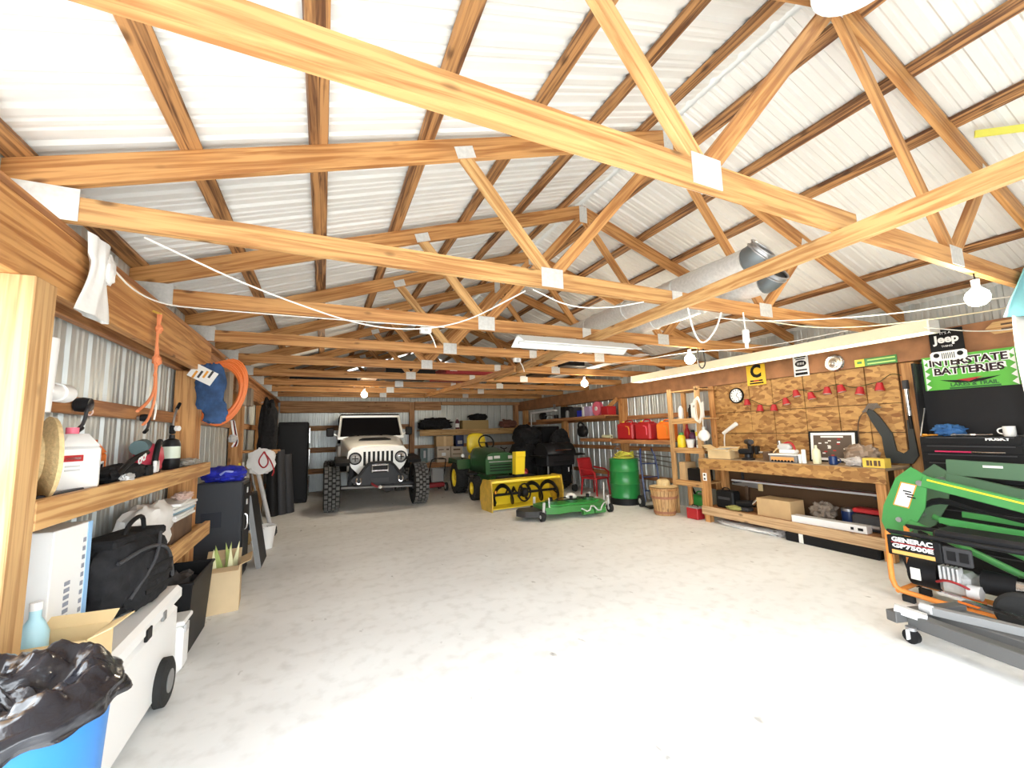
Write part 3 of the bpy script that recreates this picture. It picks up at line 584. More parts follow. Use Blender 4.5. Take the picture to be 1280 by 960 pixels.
# desk lamp
t = T('desk_lamp', 'white tube desk lamp on a bent arm by the OSB wall', 'lamp', (5.96, 4.66, ZB))
B().cyl((0, 0, 0), (0, 0, .015), .06, n=18).to('base', WHT, t); B().tube([(0, 0, .015), (0, .03, .15), (0, .02, .32), (0, -.01, .40)], .009, 8, sm=2).to('arm', WIRE, t); B().cyl((0, .03, .38), (0, -.22, .53), .026, .034, 16).to('shade', WHT, t)
t = T('cable_coil', 'white cable coil hanging from the shelf unit post', 'cable', (5.60, 4.83, 1.98))
for k in range(4): B().tube([(-.005*k, .05*sin(a)*(1+.2*k)+.01*k, -.22+.22*cos(a)*(1-.05*k)) for a in [2*pi*i/24 for i in range(24)]], .006, 6, True).to('loop', WIRE, t)
t = T('globe_lamp', 'round white lamp globe hanging by the workbench end', 'lamp', (5.56, 4.73, 1.34)); B().lathe([(0, -.09), (.05, -.075), (.085, -.03), (.09, .01), (.06, .07), (.025, .095)], n=20).to('globe', WHT, t); B().cyl((0, 0, .09), (0, 0, .14), .025, n=12).to('socket', LGR, t); B().tube([(0, 0, .14), (.01, .01, .40), (.03, .0, .55)], .005, 6, sm=1).to('cord', WIRE, t)
# big grey hooked bar on the wall with wrench head
t = T('giant_wrench', 'large dark grey hooked bar with chrome wrench head on the OSB', 'wrench', (6.035, 2.55, 1.05))
K = [(-.10, .56), (-.05, .60), (.02, .50), (.12, .30), (.14, .10), (.20, .07), (.26, .12), (.27, .45), (.31, .45), (.33, .05), (.27, -.04), (.05, -.04), (.03, .05), (.02, .26), (-.06, .44)]
B().prism([(x-.08, z) for x, z in K], 0, .03, FR((-.002, 0, 0))).to('hooked_bar', mat('gunmetal', (.055, .06, .06), .5, .3), t)
B().prism([(-.20, .56), (-.13, .66), (-.04, .66), (.0, .60), (-.06, .60), (-.09, .575), (-.13, .60), (-.15, .56)], 0, .035, FR((-.003, .02, 0))).to('jaw', CHR, t); B().tube([(-.02, .18, .58), (-.02, .27, .50), (-.02, .30, .30), (-.02, .28, .05)], .006, 6, sm=2).to('wire', BROWN, t)
t = T('grease_gun', 'black and silver grease gun hanging on the post by the tool chest', 'tool', (6.03, 2.33, 1.95))
B().cyl((-.02, 0, 0), (-.02, 0, -.10), .03, n=14).to('head', DGR, t); B().cyl((-.02, 0, -.10), (-.02, 0, -.40), .022, n=14).to('barrel', CHR, t); B().cyl((-.02, 0, -.40), (-.02, 0, -.55), .018, n=12).to('grip', BLK, t)
# lower shelf of the bench
carton('cardboard_box', 'plain cardboard box on the lower workbench shelf', (5.72, 3.72, ZS), (.30, .46, .24), CARD, tape=False)
t = T('fluorescent_box', 'long white carton lying at the front of the lower bench shelf', 'box', (5.60, 3.06, ZS), .04); B().box((0, 0, .045), (.12, .80, .085), None, .003).to('carton', WHT, t); B().box((-.062, -.34, .045), (.002, .05, .03)).to('print', BLK, t); B().box((-.062, -.26, .045), (.002, .03, .03)).to('print', BLK, t)
t = T('tool_case', 'black hard tool case at the far end of the lower bench shelf', 'case', (5.70, 4.50, ZS)); B().box((0, 0, .13), (.18, .30, .26), None, .02).to('body', BLK, t); B().tube([(-.03, -.06, .26), (-.03, -.05, .30), (-.03, .05, .30), (-.03, .06, .26)], .01, 8, sm=2).to('handle', BLK, t); B().box((-.092, 0, .15), (.004, .2, .04)).to('latch_strip', DGR, t)
t = T('grinder', 'black and silver power tool lying on the lower bench shelf', 'power tool', (5.68, 4.18, ZS)); B().cyl((0, .14, .08), (0, -.10, .12), .06, .05, 14).to('motor', BLK, t); B().cyl((0, -.10, .12), (0, -.18, .20), .03, .02, 12).to('nose', CHR, t); B().box((-.02, .04, .03), (.14, .22, .05), None, .015).to('foot', DGR, t)
tag(B().blob((5.66, 4.22, ZS+.21), (.09, .15, .05), 2.3, .35, 5, 3).to('work_gloves', mat('olive', (.30, .26, .10), .8)), 'olive work gloves on the power tool below the bench', 'gloves') if False else None
tag(B().blob((5.58, 4.32, ZS+.035), (.05, .11, .035), 2.3, .3, 5, 3).to('work_glove', mat('olive', (.36, .34, .10), .8)), 'crumpled olive glove at the edge of the lower bench shelf', 'glove')
tag(B().blob((5.84, 3.24, ZS+.122), (.11, .13, .12), 2.2, .45, 7, 9).to('rag_pile', TAUPE), 'heap of grey rags on the lower bench shelf', 'rags')
t = T('jack_stand', 'red topped black floor tool on the lower bench shelf', 'tool', (5.79, 2.70, ZS)); B().box((0, 0, .10), (.22, .34, .18), None, .03).to('body', DGR, t); B().box((-.02, 0, .23), (.16, .30, .05), None, .015).to('red_lid', RED, t); B().cyl((-.12, -.12, .07), (-.12, .12, .07), .02, n=10).to('bar', STL, t)
tag(B().lohi((5.86, 2.6, .70), (6.0, 4.4, .73)).to('steel_bar', STL), 'steel strip under the bench', 'bar') if False else None
t = T('plastic_sheeting', 'folded white plastic sheeting on the floor under the bench', 'plastic sheet', (5.60, 4.10, 0)); B().blob((0, 0, .03), (.12, .46, .03), 3, .3, 7, 4, 36, 14).to('sheet', SACK, t); B().blob((.02, -.42, .04), (.09, .09, .04), 2, .35, 6, 6).to('crumpled_end', mat('clear_bag', (.5, .46, .44)), t)
t = T('long_case', 'long low black case on the floor under the bench', 'case', (5.60, 3.03, 0)); B().box((0, 0, .055), (.26, 1.0, .11), None, .012).to('body', BLK, t); B().box((-.03, .05, .114), (.05, .9, .006)).to('lid_strip', GRY, t); B().box((-.132, .30, .06), (.004, .05, .11)).to('strap', PAPER, t)
# more clutter under the bench
for k, (y, x, lab) in enumerate(((3.98, 5.92, 'black motor at the back of the lower bench shelf'),)):
    t = T('electric_motor', lab, 'motor', (x, y, ZS)); B().cyl((0, -.09, .10), (0, .09, .10), .085, n=20).to('casing', BLKM, t); B().cyl((0, .09, .10), (0, .13, .10), .018, n=10).to('shaft', CHR, t); B().box((0, 0, .012), (.16, .14, .02)).to('foot', DGR, t)
t = T('hand_saw', 'hand saw with a pale handle standing against the bench back', 'saw', (5.96, 4.36, ZS)); B().prism([(-.25, .02), (.20, .0), (.20, .10), (-.25, .05)], 0, .003, FR((0, 0, .30))).to('blade', STL, t); B().box((0, -.22, .33), (.025, .07, .12), None, .02).to('handle', TAN, t); B().lohi((-.02, -.02, 0), (.02, .02, .32)).to('prop_block', BROWN, t)
t = T('shop_vacuum', 'dark grey shop vacuum hose and head on the lower bench shelf', 'vacuum', (5.86, 3.36, ZS)) if False else None
for k in range(5): tag(B().cyl((5.80+.035*k, 2.86+.05*k, ZS+.30+.0*k), (5.80+.035*k, 4.30-.06*k, ZS+.30), .011, n=8).to('rod', (STL, BROWN, GRY, DRED, STL)[k]), '') if False else None
t = T('rod_rack', 'rack of long rods under the bench top', 'rack', (5.90, 3.55, .60)); [B().lohi((-.10, y-.012, 0), (.12, y+.012, .03)).to('bracket', DGR, t) for y in (-.9, .9)]; [B().cyl((-.08+.045*k, -.98, .045), (-.08+.045*k, .95-.1*k, .045), .014, n=8).to('rod', (LGR, DRED, BROWN, STL)[k], t) for k in range(4)]; [B().lohi((.09, y-.012, .0), (.12, y+.012, .354)).to('hanger', DGR, t) for y in (-.9, .9)]
t = T('paint_can', 'silver paint can on the lower bench shelf behind the carton', 'can', (5.93, 3.00, ZS)); B().cyl((0, 0, 0), (0, 0, .20), .08, n=20).to('can', STL, t); B().lathe([(.081, .03), (.081, .17)], n=20, caps=False).to('label', mat('navy', (.01, .03, .12)), t)
t = T('paint_can', 'red paint can between rags and jack on the lower shelf', 'can', (5.94, 2.83, ZS)); B().cyl((0, 0, 0), (0, 0, .19), .075, n=20).to('can', STL, t); B().lathe([(.076, .02), (.076, .16)], n=20, caps=False).to('label', DRED, t)
# tool chest
t = T('tool_chest', 'tall black tool chest with its lid raised beside the workbench', 'tool chest', (5.935, 1.80, 0))
B().box((0, 0, .45), (.48, .74, .86), None, .01).to('lower_cabinet', BLKM, t); B().box((0, 0, 1.10), (.46, .72, .44), None, .01).to('upper_body', BLKM, t)
for k in range(5):
    d = B().box((-.236, 0, .945+.085*k), (.012, .68, .074), None, .004).to('drawer', BLK, t); B().box((-.247, 0, .945+.085*k+.028), (.012, .60, .01)).to('drawer_pull', DGR, d)
for k in range(4):
    d = B().box((-.246, 0, .15+.19*k), (.012, .70, .17), None, .004).to('drawer', BLK, t); B().box((-.257, 0, .15+.19*k+.07), (.012, .60, .012)).to('drawer_pull', DGR, d)
for x, y in ((-.18, -.3), (-.18, .3), (.18, -.3), (.18, .3)): B().cyl((x, y-.02, .035), (x, y+.02, .035), .035, n=14).to('caster', RUB, t)
lid = B().box((.03, 0, 1.72), (.02, .76, .78)).add([], []).to('lid', BLKM, t)
for s_ in (-1, 1): B().lohi((-.13, s_*.375-.008, 1.33), (.03, s_*.375+.008, 2.11)).to('lid_side', BLKM, lid); 
for s_ in (-1, 1): B().beam((-.20, s_*.355, 1.33), (-.02, s_*.36, 1.62), .008, .012).to('lid_stay', STL, t)
text('HUSKY', .04, FR((-.248, -.20, 1.30)), WHT, t, 'badge', .002, .001, .16)
B().cyl((-.26, .24, 1.175), (-.26, -.02, 1.175), .008, n=8).to('red_grip_bar', mat('magenta_red', (.6, .03, .12), .4), t); B().cyl((-.26, -.02, 1.175), (-.26, -.24, 1.175), .007, n=8).to('steel_bar', CHR, t)
t = T('battery_sign', 'green battery sign lettered INTERSTATE BATTERIES inside the raised tool chest lid', 'sign', (5.945, 1.80, 1.985))
B().box((0, 0, 0), (.006, .68, .36), None, .003).to('plate', mat('sign_green', (.10, .42, .05), .4), t)
for s_ in (-1, 1):
    for k in range(5): B().prism([(0, 0), (.04, .035), (0, .07)], 0, .004, frame((-.003, s_*-.325, -.18+.07*k), (0, s_*1, 0), (0, 0, 1), (-1, 0, 0)) if s_ > 0 else FR((-.003, .325, -.18+.07*k))).to('white_flash', WHT, t)
def outl(s, size, z, w_, y=0):
    text(s, size, FR((-.0045, y, z)), WHT, t, 'outline', .010, .0006, w_+.03); text(s, size, FR((-.0062, y, z)), mat('ink', (.03, .015, .02), .5), t, 'lettering', .003, .0006, w_)
outl('INTERSTATE', .10, .105, .56); outl('BATTERIES', .10, .01, .50)
B().prism([(-.22+.44*i/12, -.075-.05*sin(pi*i/12)) for i in range(13)]+[(.22-.44*i/12, -.075-.015*sin(pi*i/12)) for i in range(1, 12)], 0, .001, FR((-.004, 0, .0))).to('swoosh', BLK, t)
B().prism([(-.09, -.085), (.10, -.07), (.0, -.11)], 0, .0015, FR((-.004, 0, 0))).to('red_flash', RED, t)
text('LAKES & TRAIL', .05, FR((-.0045, -.03, -.135)), DGRN, t, bold=.002, width=.34)
B().box((-.0045, -.03, -.168), (.001, .36, .016)).to('printed_line', DGRN, t)
ZT = 1.3205
tag(B().blob((5.86, 1.98, ZT+.062), (.09, .12, .06), 2.3, .4, 6, 11).to('shop_rag', mat('blue_rag', (.03, .12, .32), .8, bump=.5, nscale=20)), 'blue shop rag in the open tool chest top', 'rag')
t = T('mug', 'white mug in the open top of the tool chest', 'mug', (5.84, 1.56, ZT)); B().lathe([(.035, 0), (.042, .01), (.042, .095), (.038, .095), (.037, .012), (0, .01)], n=18).to('body', WHT, t); B().tube([(0, .04, .08), (0, .075, .07), (0, .075, .035), (0, .04, .02)], .006, 8, sm=2).to('handle', WHT, t)
for k, (y, m, lab) in enumerate(((1.86, STL, 'steel wrench lying in the open tool chest top'), (1.72, CHR, 'chrome ratchet lying in the open tool chest top'), (2.08, AMB, 'amber screwdriver in the open tool chest top'))):
    t = T('hand_tool', lab, 'tool', (5.80, y, ZT+.016), rz=.3*k); B().cyl((0, -.06, 0), (0, .05, 0), .008, n=8).to('shaft', m, t); B().cyl((0, .05, 0), (0, .085, 0), .015, n=10).to('head', m, t)
# ------------------------------------------------------------ shelf unit beyond the bench
t = T('shelf_unit', 'rough pine shelf unit standing between bench and red cans', 'shelf', (5.65, 5.2, 0))
for y in (.30, -.30):
    for x in (.02, .36): B().lohi((x-.02, y-.045, 0), (x+.02, y+.045, 2.16), .003).to('upright', YZ if x < .1 else WZ, t, 0)
SH = [.58, 1.13, 1.63, 2.12]
for z in SH:
    B().lohi((.0, -.38, z-.022), (.42, .25, z), .002).to('shelf_board', YY, t, 0)
    if z < 2: B().lohi((-.022, -.38, z-.09), (-.001, .25, z), .002).to('shelf_front', YY, t, 0)
B().lohi((-.01, -.06, 0), (.03, .0, .485), .003).to('short_post', WZ, t, 0)
def at(dx, dy, k): return (5.65+dx, 5.2+dy, SH[k]+.0005)
bottle('spray_bottle', 'white spray bottle on the upper shelf of the pine unit', at(.12, .16, 2), .045, .26, WHT, GRY, .4)
t = T('thermostat_box', 'white box with a small black screen on the upper shelf', 'box', at(.12, -.20, 2)); B().box((0, 0, .13), (.10, .20, .26), None, .01).to('body', WHT, t); B().box((-.052, .02, .20), (.003, .07, .04)).to('screen', BLK, t); B().cyl((-.05, -.03, .09), (-.058, -.03, .09), .02, n=12).to('dial', GRY, t)
bottle('oil_bottle', 'dark bottle on the upper shelf beside the spray bottle', at(.2, .02, 2), .04, .24, BLK, BLK)
bottle('jug', 'yellow jug with green top on the middle shelf', at(.10, .17, 1), .07, .26, YEL, BGRN, .55, .07, 'jug')
t = T('plastic_tub', 'white tapered tub on the middle shelf', 'tub', at(.10, -.02, 1)); B().lathe([(.05, 0), (.075, .14), (.07, .14), (.047, .01), (0, .008)], n=18).to('tub', WHT, t); B().lathe([(.076, .13), (.08, .145), (.074, .145)], n=18, caps=False).to('rim', LGR, t)
t = T('paint_pail', 'white and yellow patterned pail on the middle shelf', 'pail', at(.12, -.22, 1)); B().cyl((0, 0, 0), (0, 0, .28), .075, n=20).to('body', WHT, t); B().lathe([(.077, .20), (.077, .27)], n=20).to('yellow_band', YEL, t); B().lathe([(.077, .05), (.077, .13)], n=20).to('grey_band', GRY, t)
bottle('jug', 'dark purple jug behind the white tub', at(.28, .08, 1), .07, .30, mat('purple', (.10, .02, .08), .5), BLK, .4, .04, 'jug')
bottle('jug', 'teal jug behind the patterned pail', at(.28, -.12, 1), .06, .28, mat('teal', (.03, .22, .28), .5), WHT, .4, .04, 'jug')
bottle('jug', 'red jug at the back of the middle shelf', at(.32, .235, 1), .05, .40, RED, RED, .4, .04, 'jug')
carton('parts_bin', 'dark storage bin on the low shelf of the pine unit', at(.18, -.10, 0), (.25, .3, .20), BLK, tape=False)
carton('cardboard_box', 'tan box at the end of the low shelf of the pine unit', at(.15, .13, 0), (.26, .13, .30), CARD, tape=False)
t = T('wall_socket', 'white electrical socket plate at the corner of the bench', 'socket', (5.47, 4.70, .70)); B().box((0, 0, 0), (.01, .07, .12), None, .003).to('plate', WHT, t); [B().cyl((-.006, 0, z), (-.008, 0, z), .016, n=10).to('outlet', BLK, t) for z in (-.03, .03)]
t = T('fuel_can', 'green plastic fuel can on the floor under the pine shelves', 'fuel can', (5.83, 5.12, 0), .1); B().box((0, 0, .17), (.2, .28, .34), None, .04).to('body', GRN, t); B().tube([(0, .08, .33), (0, .07, .39), (0, -.04, .39), (0, -.06, .33)], .014, 8, sm=2).to('handle', GRN, t); B().cyl((0, .10, .33), (0, .15, .44), .02, .012, 10).to('spout', BLK, t)
t = T('tool_box', 'small red metal tool box on the floor by the bench leg', 'tool box', (5.54, 5.00, 0)); B().box((0, 0, .09), (.16, .22, .17), None, .008).to('body', RED, t); B().box((0, 0, .185), (.165, .225, .02), None, .006).to('lid', GRY, t); B().tube([(0, -.06, .19), (0, -.05, .22), (0, .05, .22), (0, .06, .19)], .007, 8, sm=1).to('handle', BLK, t)
# ------------------------------------------------------------ machines at the back
def tire(parent, c, Rr, w_, rim, m_rim, lugs=28, side=-1, hub=None, name='wheel', tread_m=None):
    """wheel with its axle along x; a part with sub-parts"""
    M = frame(c, (0, 1, 0), (0, 0, 1), (1, 0, 0)); h = w_/2
    o = B().lathe([(rim, -h*.8), (rim*1.15, -h), (Rr*.86, -h*1.04), (Rr*.955, -h*.9), (Rr*.965, 0), (Rr*.955, h*.9), (Rr*.86, h*1.04), (rim*1.15, h), (rim, h*.8)], M, 36, caps=False).to(name, RUB, parent)
    b = B()
    for k in range(lugs):
        a = 2*pi*k/lugs
        for j, (ox, ww) in enumerate(((-.72, .40), (-.24, .34), (.24, .34), (.72, .40))):
            aa = a+(pi/lugs if j % 2 else 0); q = V((0, cos(aa), sin(aa))); rot = MX((V((1, 0, 0)), V((0, -sin(aa), cos(aa))), q)).transposed()
            b.box(V(c)+q*Rr*.965+V((ox*h, 0, 0)), (ww*h, 2*pi*Rr/lugs*.58, Rr*.075), rot)
    b.to('tread', tread_m or RUB, o, 0)
    B().lathe([(0, side*h*.35), (rim*.45, side*h*.4), (rim*.6, side*h*.6), (rim*.88, side*h*.55), (rim*.98, side*h*.9), (rim*1.08, side*h*.95)], M, 24, caps=False).to('rim', m_rim, o)
    B().cyl(V(c)+V((side*h*.3, 0, 0)), V(c)+V((side*h*.75, 0, 0)), rim*.25, n=14).to('hub', hub or STL, o)
    return o
# ---- off-road vehicle
t = T('off_road_vehicle', 'white off-road vehicle with winch bumper and big mud tires', 'vehicle', (1.05, 9.15, 0))
JW = mat('vehicle_white', (.88, .87, .82), .3, coat=.5); TR = mat('tire_tread_lit', (.17, .17, .165), .75, noise_amt=.4, nscale=9)  # tread paler than the rubber: its light highlights put into the colour
for x in (-.87, .87):
    for y in (0, 2.37): tire(t, (x, y, .44), .44, .29, .20, BLKM, 26, -1 if x < 0 else 1, tread_m=TR)
# tub and hood
B().box((0, 2.1, .98), (1.46, 1.9, .62), None, .04).to('body_tub', JW, t)
def hood(u, v):
    w_ = .56+.12*v; x = -w_+2*w_*u; y = -.16+1.30*v; z = 1.215+.225*v+.045*(1-(2*u-1)**4)-.06*abs(2*u-1)**6
    return (x, y, z)
B().grid(hood, 20, 10).to('hood', JW, t, 60, .02)
for s_ in (-1, 1): B().add([(s_*.56, -.15, 1.16), (s_*.68, 1.15, 1.38), (s_*.68, 1.15, .9), (s_*.56, -.15, .9), (s_*.54, -.15, 1.16), (s_*.66, 1.15, 1.38), (s_*.66, 1.15, .9), (s_*.54, -.15, .9)], [(0, 1, 2, 3), (4, 7, 6, 5), (0, 4, 5, 1), (2, 6, 7, 3), (0, 3, 7, 4), (1, 5, 6, 2)]).to('hood_side', JW, t, 0)
B().prism([(-.34, 0), (.34, 0), (.24, .22), (-.24, .22)], 0, .015, frame((0, .42, 1.385), (1, 0, 0), (0, 1, .17), (0, -.17, 1))).to('hood_vent', BLK, t)
# grille plate with slots
g = B().prism([(-.60, .30), (-.58, .44), (-.50, .52), (.50, .52), (.58, .44), (.60, .30), (.52, .12), (.36, -.04), (-.36, -.04), (-.52, .12)], 0, .05, FC((0, -.16, .73))).to('grille', JW, t)
for k in range(7): B().box((-.27+.09*k, -.213, 1.02), (.048, .012, .28), None, .01).to('grille_slot', BLK, g)
for s_ in (-1, 1):
    M = FC((s_*.45, -.208, 1.03)); B().lathe([(.12, 0), (.125, .025), (.105, .03), (.10, .01)], M, 24, caps=False).to('headlight_ring', BLK, g)
    B().lathe([(.10, .012), (.07, .028), (0, .034)], M, 24).to('headlight_lens', mat('lamp_glass', (.55, .57, .58), .12, .5), g)
    B().box((s_*.45, -.246, 1.03), (.02, .006, .12)).to('lamp_bar', BLK, g); B().box((s_*.45, -.246, 1.03), (.12, .006, .02)).to('lamp_bar', BLK, g)
# fenders
for s_ in (-1, 1):
    P = [(-.52, .98), (-.42, 1.03), (.30, 1.07), (.62, .98), (.78, .72), (.72, .72), (.56, .92), (.28, 1.0), (-.40, .97), (-.50, .92)]
    B().prism(P, .56, .82, frame((0, .02, -.01), (0, 1, 0), (0, 0, 1), (s_, 0, 0))).to('fender', BLK, t)
# windshield frame, glass, roof, mirrors
wf_ = B()
for s_ in (-1, 1): wf_.beam((s_*.72, 1.15, 1.43), (s_*.66, 1.42, 1.95), .045, .05)
wf_.beam((-.68, 1.42, 1.945), (.68, 1.42, 1.945), .045, .05).beam((-.74, 1.15, 1.44), (.74, 1.15, 1.44), .045, .06); wf_.to('windshield_frame', JW, t)
B().add([(-.68, 1.17, 1.47), (.68, 1.17, 1.47), (.63, 1.415, 1.92), (-.63, 1.415, 1.92)], [(0, 1, 2, 3)]).to('windshield', GLASS, t, 0)
B().box((0, 2.25, 1.97), (1.36, 1.7, .07), None, .03).to('soft_top', BLK, t)
for s_ in (-1, 1): B().add([(s_*.70, 1.3, 1.4), (s_*.70, 3.05, 1.3), (s_*.64, 3.05, 1.95), (s_*.64, 1.44, 1.95)], [(0, 1, 2, 3)]).to('side_curtain', BLK, t, 0)
B().lohi((-.68, 3.03, .9), (.68, 3.06, 1.95)).to('rear_curtain', BLK, t)
for s_ in (-1, 1):
    m_ = B().box((s_*.90, 1.30, 1.58), (.16, .07, .20), None, .03).to('mirror', BLK, t); B().beam((s_*.72, 1.3, 1.48), (s_*.84, 1.3, 1.55), .03, .03).to('mirror_arm', JW, m_)
for x in (-.22, .30): B().beam((x, 1.04, 1.455), (x-.20, 1.14, 1.53), .014, .014).to('wiper', BLK, t)
for s_ in (-1, 1): B().blob((s_*.33, 1.95, 1.42), (.20, .10, .32), 3, .03).to('seat', DGR, t)
# bumper with hoop and winch
BM = mat('bumper_black', (.035, .035, .037), .45, .3)
bp_ = B().prism([(-.56, .62), (-.42, .52), (.42, .52), (.56, .62), (.48, .69), (.36, .73), (.20, .92), (-.20, .92), (-.36, .73), (-.48, .69)], 0, .16, FC((0, -.32, .0))).to('bumper', BM, t)
B().tube([(-.42, -.50, .68), (-.24, -.52, .92), (-.18, -.52, .95), (.18, -.52, .95), (.24, -.52, .92), (.42, -.50, .68)], .028, 10, sm=1).to('bumper_hoop', BM, bp_)
B().box((0, -.49, .83), (.30, .02, .16)).to('winch_opening', BLK, bp_)
for z in (.90, .79): B().cyl((-.15, -.51, z), (.15, -.51, z), .018, n=10).to('fairlead_roller', CHR, bp_)
for x in (-.15, .15): B().cyl((x, -.51, .76), (x, -.51, .92), .014, n=10).to('fairlead_roller', CHR, bp_)
B().box((0, -.485, .94), (.26, .012, .06), None, .004).to('light_plate', WHT, bp_)
for s_ in (-1, 1):
    B().tube([(s_*.40-.035, -.50, .66), (s_*.40-.05, -.53, .60), (s_*.40, -.54, .54), (s_*.40+.05, -.53, .60), (s_*.40+.035, -.50, .66)], .016, 8, sm=2).to('shackle', CHR, bp_)
B().box((0, -.485, .60), (.34, .012, .08)).to('lower_panel', DGR, bp_)
B().tube([(-.16, -.50, .55), (-.10, -.54, .50), (-.04, -.54, .47)], .022, 8, sm=1).to('tow_strap', DRED, bp_); B().lathe([(0, -.035), (.03, -.02), (.035, 0), (.03, .02), (0, .035)], MX.Translation((0, -.54, .47)), 14).to('tow_ball', WHT, bp_)
# axle and suspension
B().cyl((-.80, 0, .44), (.80, 0, .44), .05, n=12).to('axle', DGR, t); B().blob((.22, 0, .44), (.16, .15, .15), 2, .05).to('differential', DGR, t)
B().cyl((-.7, -.18, .46), (.7, -.18, .40), .02, n=10).to('tie_rod', GRY, t)
for s_ in (-1, 1): B().cyl((s_*.52, .03, .48), (s_*.48, .03, .95), .06, n=12).to('coil_spring', DGR, t); B().lohi((s_*.40-.05, -.30, .55), (s_*.40+.05, 3.0, .68)).to('frame_rail', BLK, t)
# ---- garden tractor
t = T('garden_tractor', 'green garden tractor with yellow seat behind the snow blower', 'tractor', (3.60, 8.55, 0), -.03)
TG = mat('tractor_green', (.018, .085, .025), .3, coat=.4)
def hd(u, v):
    a = pi*u; w_ = .37-.05*(1-v); y = -.02+1.05*v
    return (-w_*(abs(cos(a))**.45)*(1 if cos(a) > 0 else -1), y, .58+(.44+.12*v)*(abs(sin(a))**.45))
B().grid(hd, 20, 8).to('hood', TG, t, 60, .015)
fr = B().prism([(-.34, .0), (.34, .0), (.345, .32), (.30, .42), (.20, .46), (-.20, .46), (-.30, .42), (-.345, .32)], 0, .06, FC((0, .02, .56))).to('grille_panel', DGRN, t)
for z in (.64, .70, .76): B().box((0, -.045, z), (.50, .012, .025)).to('grille_bar', BLK, fr)
B().box((-.08, -.045, .93), (.14, .01, .06)).to('badge', LGR, fr); B().box((.0, -.045, .83), (.54, .012, .02)).to('chrome_trim', STL, fr)
for s_ in (-1, 1): B().box((s_*.24, -.045, .92), (.11, .012, .07), None, .01).to('headlight', LGR, fr)
B().box((0, .55, .40), (.50, 1.3, .26), None, .03).to('chassis', DGRN, t)
for x, sd in ((-.50, -1), (.50, 1)): tire(t, (x, .25, .26), .26, .18, .13, YEL, 20, sd, YEL, 'front_wheel')
for x, sd in ((-.52, -1), (.52, 1)): tire(t, (x, 1.50, .38), .38, .28, .20, YEL, 22, sd, YEL, 'rear_wheel')
for s_ in (-1, 1): B().prism([(1.02, .62), (1.10, .84), (1.9, .86), (1.98, .7), (1.9, .78), (1.16, .76)], .34, .68, frame((0, 0, 0), (0, 1, 0), (0, 0, 1), (s_, 0, 0))).to('fender', TG, t)
B().box((0, 1.1, .50), (.9, .5, .05), None, .01).to('footboard', DGR, t)
se = B().box((0, 1.45, .86), (.46, .46, .12), None, .05).to('seat', YEL, t); B().blob((0, 1.70, 1.20), (.25, .09, .27), 3.5, .03).to('seat_back', YEL, se)
st = B().tube([(.19*cos(a), .88+.07*sin(a), 1.24+.17*sin(a)) for a in [2*pi*i/24 for i in range(24)]], .018, 8, True).to('steering_wheel', BLK, t); B().cyl((0, .70, 1.0), (0, .90, 1.23), .03, n=10).to('steering_column', BLK, st); B().beam((-.18, .88, 1.24), (.18, .88, 1.24), .03, .02).to('spoke', BLK, st)
for s_ in (-1, 1): B().cyl((s_*.52, 1.20, .93), (s_*.52, 1.14, .93), .04, n=14).to('warning_lamp', WHT, t); B().cyl((s_*.52, 1.20, .84), (s_*.52, 1.20, .93), .012, n=8).to('lamp_post', BLK, t)
# ---- snow blower attachment
t = T('snow_blower', 'yellow two-stage snow blower with black auger on the floor', 'snow blower', (3.66, 7.62, 0), .07)
B().prism([(.0, .52), (.02, .56), (-.50, .42) if False else (.30, .56), (.44, .40), (.46, .20), (.34, .02), (.0, .02), (.0, .05), (.32, .06), (.43, .21), (.41, .38), (.28, .52)], -.80, .80, frame((0, -.26, 0), (0, 1, 0), (0, 0, 1), (1, 0, 0))).to('housing', YEL, t)
for s_ in (-1, 1): B().prism([(-.06, .0), (.40, .0), (.48, .20), (.46, .42), (.32, .58), (-.02, .58), (-.08, .30)], s_*.80-.012, s_*.80+.012, frame((0, -.26, 0), (0, 1, 0), (0, 0, 1), (1, 0, 0))).to('side_plate', mat('worn_yellow', (.70, .45, .06), .45, noise_amt=.3, nscale=9), t)
B().lohi((-.80, -.28, .0), (.80, -.24, .035)).to('scraper_blade', STL, t)
au = B().cyl((-.78, -.12, .28), (.78, -.12, .28), .025, n=10).to('auger_shaft', BLK, t)
for s_ in (-1, 1):
    def hx(u, v, s_=s_):
        a = 2*pi*1.6*u*s_+.6; r = .13+.075*v; return (s_*(.14+.62*u), -.12+r*cos(a), .28+r*sin(a))
    B().grid(hx, 64, 2).to('auger_ribbon', BLK, au, 60, .02)
    for k in range(3): a = 2*pi*1.6*(k/2.2)*s_+.6; B().beam((s_*(.16+.26*k), -.12, .28), (s_*(.16+.26*k), -.12+.17*cos(a), .28+.17*sin(a)), .02, .02).to('auger_arm', BLK, au)
B().blob((0, -.12, .28), (.08, .10, .09), 2.6, .05).to('gearbox', BLK, au)
B().tube([(.14*cos(a), -.14, .28+.17*sin(a)) for a in [2*pi*i/20 for i in range(20)]], .016, 8, True).to('impeller_ring', BLK, au)
for k in range(4): a = k*pi/2+.5; B().beam((0, -.10, .28), (.15*cos(a), -.10, .28+.16*sin(a)), .02, .05).to('impeller_blade', BLKM, au)
B().cyl((0, .12, .28), (0, .36, .28), .24, n=24).to('impeller_housing', YEL, t)
B().cyl((.10, .27, .50), (.10, .27, .60), .13, n=20).to('chute_base', BLK, t)
B().add([(0, .33, .58), (.0, .20, .58), (.20, .20, .58), (.20, .33, .58), (-.005, .30, 1.06), (-.005, .16, 1.06), (.215, .16, 1.06), (.215, .30, 1.06)], [(0, 1, 5, 4), (1, 2, 6, 5), (2, 3, 7, 6), (3, 0, 4, 7)]).to('chute', YEL, t, 0, .012)
